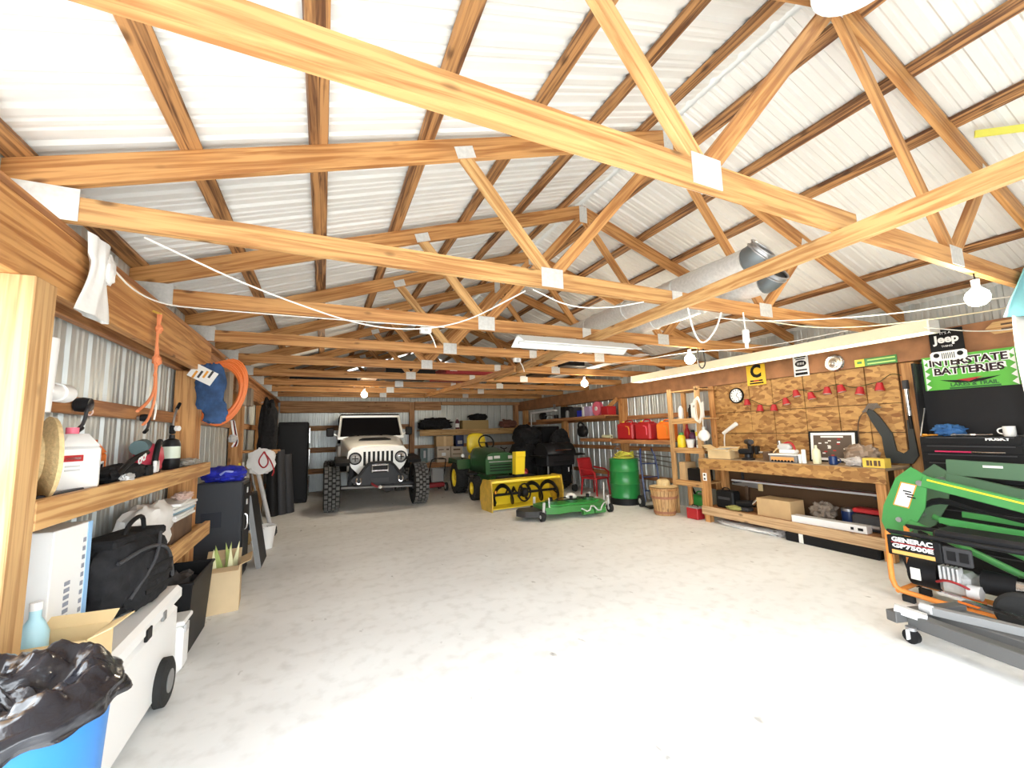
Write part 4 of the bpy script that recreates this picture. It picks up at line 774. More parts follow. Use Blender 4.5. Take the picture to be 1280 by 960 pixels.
B().lohi((-.01, .15, .96), (.22, .165, 1.07), .004).to('chute_deflector', YEL, t); B().lohi((-.35, .22, .50), (.50, .45, .57), .02).to('drive_cover', BLKM, t)
B().box((-.72, -.30, .36), (.03, .006, .06)).to('warning_sticker', AMB, t)
# ---- mower deck
t = T('mower_deck', 'green mower deck with black discharge chute lying on the floor', 'mower deck', (4.02, 6.35, 0), -.02)
P = [(-.62, -.22), (-.40, -.30), (-.12, -.25), (.1, -.33), (.40, -.28), (.62, -.18), (.68, .05), (.60, .28), (.30, .36), (-.05, .30), (-.35, .36), (-.62, .25)]
B().prism(P, .10, .21, MX()).to('deck_shell', BGRN, t); B().prism([(x*.8, y*.75) for x, y in P], .21, .235, MX()).to('deck_top', GRN, t)
for x, y in ((-.38, .03), (0, -.02), (.38, .03)): B().cyl((x, y, .235), (x, y, .27), .11, n=18).to('pulley_cover', DGRN, t); B().cyl((x, y, .27), (x, y, .33), .03, n=10).to('spindle', BLK, t)
B().prism([(-.62, .22), (-.62, -.24), (-.95, -.12), (-1.02, .10), (-.90, .26)], .06, .16, MX()).to('discharge_chute', mat('chute_black', (.06, .06, .06), .5, noise_amt=.4, nscale=6), t)
for x, y in ((-.70, -.24), (.72, -.16), (.66, .34), (-.55, .40)):
    B().cyl((x-.03, y, .075), (x+.03, y, .075), .075, n=18).to('gauge_wheel', RUB, t); B().cyl((x-.034, y, .075), (x+.034, y, .075), .03, n=12).to('wheel_hub', LGR, t); B().beam((x*.97, y, .08), (x*.94, y, .30), .02, .04).to('wheel_bracket', LGR, t)
B().beam((.70, -.02, .15), (.76, .05, .50), .02, .035).to('lift_arm', LGR, t); B().beam((-.55, -.22, .2), (-.54, -.20, .36), .02, .035).to('lift_arm', LGR, t)
for k, x in enumerate((.12, .36)): B().cyl((x-.10, -.34, .10), (x+.10, -.36, .10), .05, n=12).to('front_roller', BGRN, t)
B().tube([(.0, -.34, .16), (.1, -.42, .10), (.2, -.36, .22), (.32, -.42, .08), (.44, -.34, .2), (.55, -.30, .22)], .012, 6, sm=1).to('white_rod', LGR, t)
B().blob((.08, .12, .29), (.10, .07, .06), 2, .4, 6, 3).to('paper_scrap', PAPER, t); B().tube([(-.38, .03, .27), (0, -.1, .28), (.38, .03, .27), (0, .2, .28)], .012, 6, True, 2).to('drive_belt', BLK, t)
# ---- push mower
t = T('push_mower', 'grey and black push mower standing behind the big tire', 'lawn mower', (2.66, 10.85, 0), .08)
B().box((0, 0, .17), (.46, .55, .12), None, .04).to('deck', DRED, t); B().box((0, .0, .30), (.26, .30, .16), None, .04).to('engine', DGR, t); B().box((.03, -.25, .42), (.34, .12, .36), None, .05).to('grass_bag', GRY, t)
for x in (-.26, .26):
    for y, r in ((-.26, .11), (.25, .12)): B().cyl((x-.025, y, r), (x+.025, y, r), r, n=18).to('wheel', RUB, t); B().cyl((x-.03, y, r), (x+.03, y, r), r*.5, n=12).to('wheel_hub', LGR, t)
B().tube([(-.22, -.1, .22), (-.20, -.40, .72), (-.18, -.48, .86), (.18, -.48, .86), (.20, -.40, .72), (.22, -.1, .22)], .014, 8, sm=1).to('handle', BLK, t)
# ---- covered grill and dark things beyond
t = T('barbecue_grill', 'black barbecue grill with a silver lid handle and wheeled legs', 'grill', (5.15, 8.75, 0), .15)
B().box((0, 0, .78), (.86, .50, .26), None, .03).to('firebox', BLKM, t)
B().lathe([(.27, -.43), (.27, .43)], frame((0, 0, .91), (0, 1, 0), (0, 0, 1), (1, 0, 0)), 20, 0, pi).to('lid', BLKM, t, 60, .02); 
for s_ in (-1, 1): B().prism([(.27*cos(pi*i/14), .27*sin(pi*i/14)) for i in range(15)], s_*.43-.01, s_*.43+.01, frame((0, 0, .91), (0, 1, 0), (0, 0, 1), (1, 0, 0))).to('lid_end', BLKM, t)
B().cyl((-.25, -.32, 1.02), (.25, -.32, 1.02), .012, n=8).to('lid_handle', CHR, t)
for s_ in (-1, 1): B().lohi((s_*.45 if s_ > 0 else -.60, -.22, .86), (.80 if s_ > 0 else -.45, .22, .90), .01).to('side_shelf', BLK, t)
for x in (-.38, .38):
    for y in (-.2, .2): B().cyl((x*1.05, y, .03), (x, y, .66), .016, n=8).to('leg', GRY if y < 0 else BLK, t)
for s_ in (-1, 1): B().cyl((.40, s_*.22-.02, .09), (.40, s_*.22+.02, .09), .09, n=16).to('wheel', RUB, t)
B().lohi((-.36, -.18, .20), (.36, .18, .23)).to('bottom_shelf', BLK, t); B().box((.16, -.30, .55), (.03, .004, .10)).to('white_tag', WHT, t); B().box((0, -.255, .74), (.5, .012, .06)).to('control_panel', BLK, t)
t = T('tarp_cover', 'black tarp thrown over machinery behind the snow blower', 'tarp', (4.88, 9.85, 0)); B().blob((0, 0, .56), (.44, .45, .56), 3.2, .22, 5, 21, 36, 20).to('tarp', CLOTH, t); B().blob((.06, .0, 1.34), (.34, .32, .28), 2.6, .25, 5, 5).to('tarp_peak', CLOTH, t)
t = T('storage_cabinet', 'tall black cabinet standing against the right wall near the back corner', 'cabinet', (5.70, 10.2, 0)); B().box((0, 0, .80), (.55, .7, 1.6), None, .02).to('body', BLK, t); B().box((-.28, 0, .8), (.012, .62, 1.4), None, .005).to('door', BLKM, t); B().cyl((-.30, .2, .7), (-.30, .2, .95), .01, n=8).to('handle', STL, t)
t = T('covered_machine', 'tall machine under a black cover beside the right wall cabinet', 'machine', (5.62, 9.28, 0)); B().blob((0, 0, .72), (.30, .15, .72), 3.4, .16, 5, 23, 32, 18).to('cover', CLOTH, t); B().tube([(-.2, -.14, 1.2), (-.1, -.165, .9), (.1, -.165, .85), (.2, -.14, 1.1)], .015, 6, sm=2).to('tie_cord', DGR, t)
t = T('leaf_blower', 'black round backpack blower hung by the lower wall shelf', 'blower', (5.78, 8.45, 1.30)); B().blob((0, 0, .14), (.10, .17, .14), 2.5, .1, 4, 4).to('housing', BLK, t); B().tube([(-.02, -.12, .2), (-.05, -.1, .35), (-.05, .1, .36), (-.02, .13, .2)], .025, 8, sm=2).to('strap', BLK, t)
t = T('lawn_spreader', 'low red machine with a lamp beside the tarp', 'machine', (4.36, 8.95, 0)); B().box((0, 0, .35), (.22, .25, .5), None, .05).to('body', DRED, t); B().cyl((-.0, -.13, .50), (0, -.145, .50), .04, n=14).to('lamp', PINK, t); B().box((0, 0, .05), (.3, .35, .1), None, .02).to('base', BLK, t)
# red chair
t = T('lawn_chair', 'red plastic lawn chair by the right wall', 'chair', (5.72, 7.95, 0), .25)
B().box((0, 0, .38), (.46, .46, .035), None, .015).to('seat', RED, t)
B().grid(lambda u, v: ((-.23+.46*u), .22+.10*v+.05*(1-(2*u-1)**2), .40+.42*v), 8, 6).to('backrest', RED, t, 60, .02)
for x in (-.20, .20):
    for y in (-.20, .20): B().cyl((x*1.15, y*1.15, 0), (x, y, .37), .018, .022, 8).to('leg', RED, t)
    B().tube([(x*1.2, -.2, .37), (x*1.2, -.2, .56), (x*1.2, .22, .60)], .02, 8, sm=1).to('armrest', RED, t)
# green drum and hose
t = T('steel_drum', 'green steel drum on a black dolly', 'drum', (5.56, 6.72, 0))
B().cyl((0, 0, .0), (0, 0, .12), .31, n=28).to('dolly', BLK, t)
B().lathe([(.0, .12), (.285, .12), (.29, .14), (.285, .16), (.285, .38), (.297, .40), (.285, .42), (.285, .62), (.297, .64), (.285, .66), (.285, .86), (.295, .875), (.285, .885), (.27, .88), (.0, .86)], n=32).to('barrel', mat('drum_green', (.02, .22, .05), .3), t)
t = T('garden_hose', 'coiled yellow hose on top of the green drum', 'hose', (5.56, 6.72, .886))
for k in range(4): B().tube([((.20-.02*k)*cos(a)+.02*k, (.20-.015*k)*sin(a), .018+.024*k+.02*sin(3*a+k)*(k > 0)+.02*(k > 0)) for a in [2*pi*i/28 for i in range(28)]], .012, 6, True).to('hose_coil', mat('hose_yellow', (.55, .52, .06), .5), t)
t = T('wire_hoop', 'grey wire hoop hung on the wall beside the drum', 'hoop', (6.05, 7.5, .95)); B().tube([(0, .13*cos(a), .13*sin(a)) for a in [2*pi*i/24 for i in range(24)]], .012, 6, True).to('ring', GRY, t); B().cyl((0, 0, .12), (.13, 0, .14), .008, n=6).to('hanger', STL, t)
# hand truck
t = T('hand_truck', 'dark blue hand truck leaning between drum and basket', 'hand truck', (5.72, 6.12, 0), -.3)
for x in (-.16, .16): B().tube([(x, 0, .10), (x, .12, .9), (x*.7, .20, 1.08)], .018, 8, sm=1).to('rail', mat('navy', (.01, .03, .12)), t); B().cyl((x*1.35-.03, .06, .11), (x*1.35+.03, .06, .11), .11, n=18).to('wheel', RUB, t); B().cyl((x*1.35-.035, .06, .11), (x*1.35+.035, .06, .11), .05, n=12).to('wheel_hub', LGR, t)
for z in (.3, .55, .8): B().beam((-.16, .12*(z-.1)/.8, z), (.16, .12*(z-.1)/.8, z), .03, .02).to('cross_bar', mat('navy', (.01, .03, .12)), t)
B().lohi((-.2, -.22, .015), (.2, .02, .03)).to('toe_plate', BLKM, t)
tag(B().blob((5.84, 6.42, .62), (.16, .22, .30), 2.3, .35, 5, 13).to('dark_coat', mat('dark_cloth', (.02, .022, .035), .9, bump=.4, nscale=12)), 'dark cloth bundle hung behind the hand truck', 'cloth') if False else None
for k in range(3): tag(B().cyl((5.99, 7.22-.2*k, .86+.05*k), (5.99, 5.78, .72+.1*k), .012, n=8).to('pipe', mat('dark_pipe', (.12, .11, .09), .5)), 'dark pipe lying along the wall above the hand truck', 'pipe', 'pipes along the right wall')
# bushel basket
t = T('bushel_basket', 'wooden bushel basket on the floor by the pine shelves', 'basket', (5.40, 5.52, 0))
B().lathe([(0, .012), (.165, .012), (.167, 0)], n=24).to('bottom', YX, t)
slat = []
for k in range(22):
    a = 2*pi*k/22; a2 = a+2*pi/22*.88; b = B()
    P = lambda r, z, an: (r*cos(an), r*sin(an), z)
    b.add([P(.165, .0, a), P(.165, .0, a2), P(.235, .46, a2), P(.235, .46, a), P(.157, .0, a), P(.157, .0, a2), P(.227, .46, a2), P(.227, .46, a)], [(0, 1, 2, 3), (7, 6, 5, 4), (0, 4, 5, 1), (2, 6, 7, 3), (0, 3, 7, 4), (1, 5, 6, 2)]).to('slat', YZ, t, 0)
for z, r in ((.43, .233), (.30, .213), (.05, .176)): B().lathe([(r, z-.02), (r+.008, z-.02), (r+.012, z+.02), (r+.003, z+.02), (r, z-.02)], n=28, caps=False).to('hoop', YX if z > .4 else mat('red_band', (.36, .15, .08), .7), t)
t = T('straw_hat', 'tan straw hat lying on the bushel basket', 'hat', (5.40, 5.52, .462)); B().lathe([(.22, .0), (.24, .012), (.11, .03), (.105, .10), (.07, .13), (0, .125)], n=28, caps=False).to('hat_body', TAN, t, 60, .006); B().lathe([(.109, .035), (.109, .06)], n=28, caps=False).to('hat_band', BROWN, t); 
# shelf with cans between posts
def wall_shelf(name, label, y0, y1, z, x0=5.72, m=DY, brk=True):
    t = T(name, label, 'shelf', (x0, (y0+y1)/2, z)); L = y1-y0
    B().lohi((0, -L/2, -.03), (6.19-x0, L/2, 0), .003).to('board', m, t, 0); B().lohi((-.02, -L/2, -.075), (0, L/2, 0), .003).to('front_rail', m, t, 0); return t
wall_shelf('wall_shelf', 'wooden wall shelf carrying the red and orange fuel cans', 5.58, 7.27, 1.25)
def can(label, loc, d, m, rz=0):
    t = T('fuel_can', label, 'fuel can', loc, rz); a, b_, h = d
    B().box((0, 0, h*.42), (a, b_, h*.84), None, .03).to('body', m, t); B().box((0, 0, h*.87), (a*.7, b_*.7, h*.06), None, .015).to('shoulder', m, t)
    B().tube([(0, -b_*.28, h*.86), (0, -b_*.25, h), (0, b_*.15, h), (0, b_*.2, h*.86)], .014, 8, sm=1).to('handle', m, t); B().cyl((0, b_*.32, h*.86), (0, b_*.32, h*.96), .025, n=12).to('cap', YEL, t)
    B().tube([(-a/2-.004, -b_*.30, h*.25), (-a/2-.004, -b_*.30, h*.65), (-a/2-.004, -b_*.10, h*.70)], .008, 6, sm=1).to('moulded_rib', PINK if m is RED else AMB, t)
can('large red fuel can at the far end of the can shelf', (5.93, 6.95, 1.2505), (.24, .50, .40), mat('can_red', (.42, .015, .02), .4)); can('red fuel can in the middle of the can shelf', (5.90, 6.38, 1.2505), (.24, .42, .40), RED); can('orange fuel can next to the pine shelf unit', (5.92, 5.86, 1.2505), (.22, .36, .38), ORG)
wall_shelf('wall_shelf', 'high wall shelf with clutter behind the diagonal brace', 7.45, 10.7, 1.80); wall_shelf('wall_shelf', 'short wall shelf with a white roll below the high shelf', 7.45, 8.65, 1.27, 5.85)
B().beam((6.0, 7.36, 2.15), (6.0, 7.95, 1.84), .04, .09).to('diagonal_brace', WY, wr, 0)
t = T('paper_roll', 'white roll lying on the short wall shelf', 'roll', (5.96, 7.75, 1.31)); B().cyl((0, -.17, 0), (.02, .17, 0), .04, n=14).to('roll', mat('pale_yellow', (.80, .80, .52), .6), t); B().cyl((0, -.175, 0), (0, -.171, 0), .015, n=10).to('core', BROWN, t)
HS = 1.8005
t = T('pink_reel', 'pink round reel on the high wall shelf by the brace', 'reel', (5.92, 7.98, HS+.17)); M = FR((0, 0, 0)); B().lathe([(.05, -.04), (.17, -.04), (.17, -.03), (.06, -.02), (.06, .02), (.17, .03), (.17, .04), (.05, .04)], M, 26).to('spool', PINK, t); B().cyl((-.045, 0, 0), (-.06, 0, 0), .05, n=14).to('hub', WHT, t)
for y, m, h, lab in ((7.62, RED, .2, 'red tin on the high wall shelf'), (8.30, mat('lilac', (.45, .35, .55), .5), .24, 'lilac box on the high wall shelf'), (8.62, BLU, .16, 'blue box on the high wall shelf'), (8.98, DGR, .26, 'dark grey box on the high wall shelf'), (9.40, BLK, .30, 'black box on the high wall shelf')):
    carton('storage_box', lab, (5.95, y, HS), (.24, .24, h), m, tape=False)
bottle('glass_jar', 'clear grey jar on the high wall shelf', (5.84, 8.455, HS), .045, .24, LGR, WHT, .6)
bottle('glass_jar', 'pale jar behind the black box on the high shelf', (5.84, 9.20, HS), .05, .22, GRY, BLK, .6)
t = T('trimmer', 'black string trimmer lying along the high wall shelf', 'trimmer', (5.80, 10.25, HS)); B().blob((0, .2, .10), (.09, .16, .10), 2.4, .12, 4, 2).to('engine', BLK, t); B().cyl((0, .1, .12), (0, -.55, .10), .014, n=8).to('shaft', STL, t); B().cyl((0, -.55, .0), (0, -.55, .10), .06, n=14).to('head', BLK, t)
t = T('shelf_lamp', 'unlit white strip lamp near the back right corner', 'light', (6.0, 10.6, 2.02)); B().lohi((-.05, -.55, 0), (.05, .9, .05), .01).to('body', WHT, t); B().lohi((-.05, .9, -.45), (-.02, .94, .05)).to('bracket', WHT, t); B().lohi((-.03, -.5, .05), (.03, -.46, .20)).to('hanger', STL, t)
# ------------------------------------------------------------ shelves on the back wall
t = T('back_shelf', 'long wooden shelf across the right half of the back wall', 'shelf', (4.2, 12.2, 1.60)); B().lohi((-1.65, -.2, -.03), (1.62, .2, 0), .003).to('board', DX, t, 0); B().lohi((-1.65, -.22, -.18), (1.62, -.201, 0), .003).to('front_rail', wood('ochre_x', (.52, .33, .13), (.34, .18, .06), 0), t, 0)
t = T('back_shelf', 'short low wooden shelf under the cartons on the back wall', 'shelf', (3.2, 12.2, .64)); B().lohi((-.66, -.2, -.03), (.66, .2, 0), .003).to('board', DX, t, 0); B().lohi((-.66, -.22, -.14), (.66, -.201, 0), .003).to('front_rail', DX, t, 0)
for x in (-.6, .6): B().lohi((x-.04, .05, -.64), (x+.04, .13, -.03)).to('support', DZ, t, 0)
LS = .6405
carton('printed_carton', 'tall pale carton with dark print on the low back shelf', (3.26, 12.15, LS), (.40, .32, .46), mat('pale_carton', (.62, .52, .40), .8), tape=False, marks=[(0, .5, .3, .2, WHT), (-.2, .8, .4, .06, BROWN), (.3, .8, .2, .1, BROWN), (-.2, .2, .4, .04, BROWN)])
carton('printed_carton', 'pale carton with two dark stripes beside a taller one', (3.67, 12.17, LS), (.36, .3, .44), mat('pale_carton', (.62, .52, .40)), tape=False, marks=[(0, .8, .6, .1, BROWN), (0, .5, .7, .05, BROWN)])
carton('cardboard_box', 'plain brown cardboard box stacked on the printed cartons', (3.30, 12.15, LS+.462), (.52, .3, .30), CARD, tape=True)
carton('appliance_box', 'dark teal box at the left end of the low back shelf', (2.68, 12.17, LS), (.22, .28, .42), mat('dark_teal', (.10, .16, .16), .5), tape=False, marks=[(.1, .6, .3, .5, LGR)])
carton('storage_box', 'blue and white small box under the long back shelf', (3.78, 12.17, LS+.442), (.24, .25, .34), mat('navy', (.01, .03, .12)), tape=False, marks=[(0, .35, .6, .3, LGR)])
BS = 1.6005
tag(B().blob((3.05, 12.2, BS+.17), (.46, .18, .17), 2.6, .35, 6, 31).to('tarp_bundle', CLOTH), 'black bundled tarp on the long back shelf', 'tarp')
carton('cardboard_box', 'wide ochre box on the long back shelf', (4.30, 12.2, BS), (.85, .3, .26), mat('ochre', (.42, .29, .12), .8), tape=False)
tag(B().blob((4.42, 12.2, BS+.36), (.30, .14, .10), 2.4, .35, 6, 35).to('dark_sack', CLOTH), 'black sack on the wide ochre box', 'sack')
bottle('bottle', 'dark bottle with white label standing by the ochre box', (3.72, 12.1, BS), .06, .34, mat('maroon', (.12, .02, .04), .4), WHT, .4, .04, 'bottle', WHT)
t = T('ski_boot', 'grey boot standing on the wide ochre box', 'boot', (4.62, 12.15, BS+.2605)) if False else None
tag(B().blob((5.45, 12.2, BS+.13), (.28, .16, .13), 2.4, .4, 6, 37).to('brown_bundle', mat('rust', (.16, .06, .04), .8)), 'reddish brown bundle at the end of the long back shelf', 'bundle')
t = T('bicycle', 'dark bicycle frame leaning below the long back shelf', 'bicycle', (4.75, 11.75, 0))
for x in (-.5, .5):
    w_ = B().tube([(x+.33*cos(a), 0, .34+.33*sin(a)) for a in [2*pi*i/28 for i in range(28)]], .02, 8, True).to('wheel', RUB, t)
    for k in range(8): a = 2*pi*k/8; B().cyl((x, 0, .34), (x+.32*cos(a), 0, .34+.32*sin(a)), .003, n=4).to('spoke', STL, w_)
for a, b_ in (((-.5, .34), (-.15, .85)), ((-.5, .34), (0, .32)), ((0, .32), (-.18, .90)), ((0, .32), (.36, .80)), ((-.15, .82), (.36, .84)), ((.5, .34), (.36, .92))): B().cyl((a[0], 0, a[1]), (b_[0], 0, b_[1]), .018, n=8).to('frame_tube', DGR, t)
B().box((-.18, 0, .93), (.24, .12, .05), None, .02).to('saddle', BLK, t); B().tube([(.34, -.25, 1.0), (.36, 0, .95), (.34, .25, 1.0)], .014, 8).to('handlebar', BLK, t)
# ------------------------------------------------------------ loader, generator, hoist on the right
t = T('loader_arm', 'green tractor loader frame with white decal beside the tool chest', 'loader', (4.93, 1.96, 0))
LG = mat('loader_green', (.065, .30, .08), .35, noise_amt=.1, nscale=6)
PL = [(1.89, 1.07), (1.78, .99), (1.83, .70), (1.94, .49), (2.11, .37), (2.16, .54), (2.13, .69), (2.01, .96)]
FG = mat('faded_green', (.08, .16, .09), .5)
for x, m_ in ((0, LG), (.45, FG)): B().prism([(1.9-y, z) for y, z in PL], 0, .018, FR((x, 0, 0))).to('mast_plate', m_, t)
B().prism([(1.9-y, z) for y, z in ((1.975, .93), (1.86, .91), (1.94, .69), (2.055, .71))], 0, .002, FR((-.0185, 0, 0))).to('decal_border', AMB, t); B().prism([(1.9-y, z) for y, z in ((1.967, .92), (1.872, .903), (1.945, .70), (2.044, .716))], 0, .0035, FR((-.0185, 0, 0))).to('decal', WHT, t)
for k in range(3): B().beam((-.023, .075-.012*k-.01, .84-.025*k+.01), (-.023, .005-.012*k, .83-.025*k+.01), .002, .012).to('decal_print', BLK, t)
for x in (-.01, .44):
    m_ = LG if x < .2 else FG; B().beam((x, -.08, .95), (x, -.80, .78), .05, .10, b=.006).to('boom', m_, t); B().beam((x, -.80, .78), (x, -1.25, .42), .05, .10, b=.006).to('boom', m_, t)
    if x < .2: B().beam((x-.028, -.12, .965), (x-.028, -.74, .82), .004, .014).to('yellow_stripe', YEL, t)
    B().cyl((x, .05, .57), (x, -.60, .28), .028, n=12).to('lift_cylinder', LG, t); B().cyl((x, -.60, .28), (x, -.95, .13), .018, n=10).to('cylinder_rod', CHR, t)
    B().beam((x+.02, -.15, .62), (x+.02, -1.0, .58), .03, .05).to('lower_link', LG, t)
B().cyl((-.03, -.06, .93), (.48, -.06, .93), .025, n=12).to('pivot_pin', STL, t); B().cyl((-.04, .12, .58), (.48, .12, .58), .022, n=12).to('pivot_pin', STL, t)
for x in (-.01, .44): B().beam((x, .15, .42), (x, .05, .0), .05, .05).to('parking_stand', BLKM, t); B().beam((x, -1.22, .45), (x, -1.25, 0), .05, .05).to('parking_stand', BLKM, t)
B().lohi((-.03, -1.30, .0), (.50, -1.22, .30), .01).to('bucket_mount', LG, t)
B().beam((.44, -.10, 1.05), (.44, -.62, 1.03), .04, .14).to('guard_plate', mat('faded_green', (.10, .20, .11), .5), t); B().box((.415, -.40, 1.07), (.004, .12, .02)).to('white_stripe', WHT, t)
for k in range(3): B().tube([(.05+.03*k, .06, .60), (.1, -.1, .78+.02*k), (.12, -.35, .72), (.1, -.7, .66)], .013, 8, sm=2).to('hydraulic_hose', BLK, t)
t = T('generator', 'portable generator with orange frame and black GENERAC control panel', 'generator', (4.45, 1.55, 0))
OF = mat('frame_orange', (.80, .28, .05), .4)
for x in (-.02, .30):
    B().tube([(x, .42, .56), (x, .43, .30), (x, .43, .12), (x, .36, .07), (x, -.5, .07), (x, -.62, .12), (x, -.62, .56)], .02, 10, sm=1).to('frame_tube', OF, t)
    B().cyl((x, .42, .56), (x, -.62, .56), .018, n=10).to('top_rail', BLKM, t)
for y in (.40, -.58): B().cyl((-.02, y, .075), (.30, y, .075), .018, n=10).to('cross_tube', OF, t)
cp_ = B().box((-.025, .25, .455), (.05, .34, .16), None, .008).to('control_panel', BLK, t)
text('GENERAC', .05, FR((-.052, .255, .505)), WHT, cp_, bold=.002, width=.26); text('GP7500E', .045, FR((-.052, .255, .455)), WHT, cp_, bold=.002, width=.26); B().box((-.052, .255, .405), (.003, .27, .03)).to('orange_strip', mat('strip_orange', (.85, .45, .12), .5), cp_); B().box((-.052, .255, .480), (.003, .27, .006)).to('red_line', RED, cp_)
B().box((-.02, .0, .45), (.03, .16, .13), None, .006).to('outlet_panel', DGR, t)
for k in range(2): B().box((-.037, .03-.07*k, .45), (.006, .05, .07), None, .004).to('outlet', BLK, t)
B().lohi((.0, -.55, .50), (.30, .35, .64), .05).to('fuel_tank', BLKM, t) if False else B().box((.16, -.20, .575), (.28, .70, .09), None, .04).to('fuel_tank', BLKM, t)
B().cyl((.14, .34, .24), (.14, .16, .24), .12, n=24).to('alternator', BLK, t); B().box((.01, .28, .24), (.012, .06, .09)).to('spec_label', PAPER, t)
B().box((.12, .06, .22), (.20, .18, .18), None, .03).to('engine_block', mat('cast_alloy', (.55, .55, .54), .4, .5, noise_amt=.2, nscale=20), t)
for k in range(5): B().box((.03, .12-.025*k, .30), (.08, .012, .10)).to('cooling_fin', LGR, t)
B().cyl((.02, -.02, .20), (.02, -.09, .20), .05, n=16).to('recoil_cover', LGR, t); B().tube([(.0, .15, .22), (-.03, .08, .26), (-.03, -.02, .24), (0, -.06, .2)], .01, 6, sm=2).to('fuel_line', DRED, t)
B().box((.02, -.03, .125), (.14, .12, .04), None, .01).to('orange_bracket', ORG, t)
B().cyl((.12, -.08, .27), (.12, -.26, .27), .085, n=20).to('muffler', BLK, t); B().cyl((.12, -.26, .27), (.12, -.37, .27), .09, n=20).to('heat_shield', CHR, t)
B().cyl((-.0, -.37, .27), (-.0, -.40, .34), .03, n=10).to('orange_knob', ORG, t)
for x in (-.075, .36): w_ = B().lathe([(.05, -.035), (.13, -.04), (.15, -.02), (.15, .02), (.13, .04), (.05, .035)], frame((x, -.32, .15), (0, 1, 0), (0, 0, 1), (1, 0, 0)), 26).to('wheel', RUB, t); B().cyl((x-.03, -.32, .15), (x+.03, -.32, .15), .055, n=16).to('wheel_hub', GRY, w_)
for x in (.0, .28): B().lohi((x-.02, .30, 0), (x+.02, .38, .055), .005).to('rubber_foot', RUB, t)
t = T('engine_hoist', 'grey folded engine hoist legs with a caster on the floor', 'engine hoist', (4.02, 1.50, 0), -.12)
HG = mat('hoist_grey', (.11, .11, .11), .5, .2)
for k, (x, dx) in enumerate(((-.30, -.05), (-.10, .02), (.10, .06))): B().beam((x, .05, .13-.01*k), (x+dx, -.95, .13-.01*k), .085, .085, b=.006).to('leg_beam', HG, t)
B().beam((-.42, .10, .15), (.16, .0, .15), .07, .07, b=.005).to('front_cross_beam', HG, t); B().beam((-.20, .05, .19), (.05, -.6, .19), .05, .05).to('fold_bar', GRY, t)
B().beam((-.38, .10, .20), (-.30, -.04, .17), .05, .05).to('leg_bracket', LGR, t); B().cyl((-.20, .04, .20), (-.20, -.02, .20), .03, n=14).to('pin', LGR, t)
for x, y in ((-.37, .02), (.18, .05), (-.35, -.92), (.16, -.92)):
    c = B().cyl((x-.02, y, .045), (x+.02, y, .045), .045, n=18).to('caster', BLK, t); B().beam((x-.028, y, .03), (x-.028, y, .095), .006, .05).to('caster_fork', LGR, c)
    B().cyl((x, y, .085), (x, y, .105), .03, n=12).to('caster_plate', STL, t)
B().beam((.22, .15, .20), (.10, -.95, .20), .03, .02).to('steel_strip', CHR, t)
# ------------------------------------------------------------ left wall: shelf and what is on it
t = T('wall_shelf', 'pine shelf with a deep front board on the left wall', 'shelf', (-1.0, 3.63, 1.28))
B().lohi((-.24, -1.385, -.045), (-.04, 1.30, -.015), .002).to('shelf_plank', YY, t, 0); B().lohi((-.04, -1.385, -.115), (0, 1.33, .0), .003).to('front_board', YY, t, 0)
LZ = 1.2655
t = T('straw_hat', 'tan straw hat standing on its brim edge on the left shelf', 'hat', (-1.09, 2.46, LZ+.175), rot=(1.5708, 0, -.95))
B().lathe([(.10, .0), (.17, -.02), (.175, -.008), (.10, .015), (.095, .08), (.07, .115), (0, .12)], MX.Rotation(0, 4, 'X'), 28, caps=False).to('hat_body', TAN, t, 60, .006); B().lathe([(.1, .02), (.099, .05)], n=28, caps=False).to('hat_band', AMB, t)
def jug(name, label, loc, d, m, capm, rz=0, lab=None):
    t = T(name, label, 'jug', loc, rz); a, b_, h = d
    B().box((0, 0, h*.36), (a, b_, h*.72), None, .02).to('body', m, t); B().add([(-a/2, -b_/2+.02, h*.70), (a/2, -b_/2+.02, h*.70), (a/2, b_/2-.02, h*.70), (-a/2, b_/2-.02, h*.70), (-a*.22, -.03, h*.90), (a*.22, -.03, h*.90), (a*.22, .05, h*.90), (-a*.22, .05, h*.90)], [(0, 1, 5, 4), (1, 2, 6, 5), (2, 3, 7, 6), (3, 0, 4, 7), (4, 5, 6, 7)]).to('shoulder', m, t, 60)
    B().cyl((0, 0, h*.88), (0, 0, h), .024, n=14).to('cap', capm, t)
    if lab: [B().box((a/2+.001, q[0], h*q[1]), (.002, q[2], q[3])).to('label_print', q[4], t) for q in lab]
    return t
jug('detergent_jug', 'large white jug with pink cap and red label', (-1.12, 2.74, LZ), (.13, .20, .31), WHT, PINK, -.6, [(-.03, .52, .08, .03, RED), (-.03, .52, .06, .012, WHT), (-.03, .40, .06, .008, LGR), (-.03, .34, .06, .008, LGR)])
jug('oil_jug', 'orange oil jug with a blue and white label', (-1.205, 3.16, LZ), (.08, .20, .25), ORG, mat('dark_orange', (.5, .1, .02), .5), 0, [(.0, .38, .10, .06, WHT), (0, .38, .08, .03, mat('navy', (.01, .03, .12)))])
jug('oil_jug', 'yellow and black jug behind the straw hat', (-1.20, 2.31, LZ), (.08, .07, .24), mat('jug_amber', (.85, .45, .03), .5), BLK, 0)
t = T('tool_bag', 'black tool bag with white lettering on its strap', 'bag', (-1.085, 3.24, LZ), .0)
B().blob((0, 0, .05), (.07, .24, .05), 3, .25, 6, 41).to('bag_body', CLOTH, t); B().tube([(.05, -.22, .05), (.06, -.08, .12), (.05, .10, .15), (.03, .26, .16)], .016, 8, sm=2).to('strap', BLK, t)
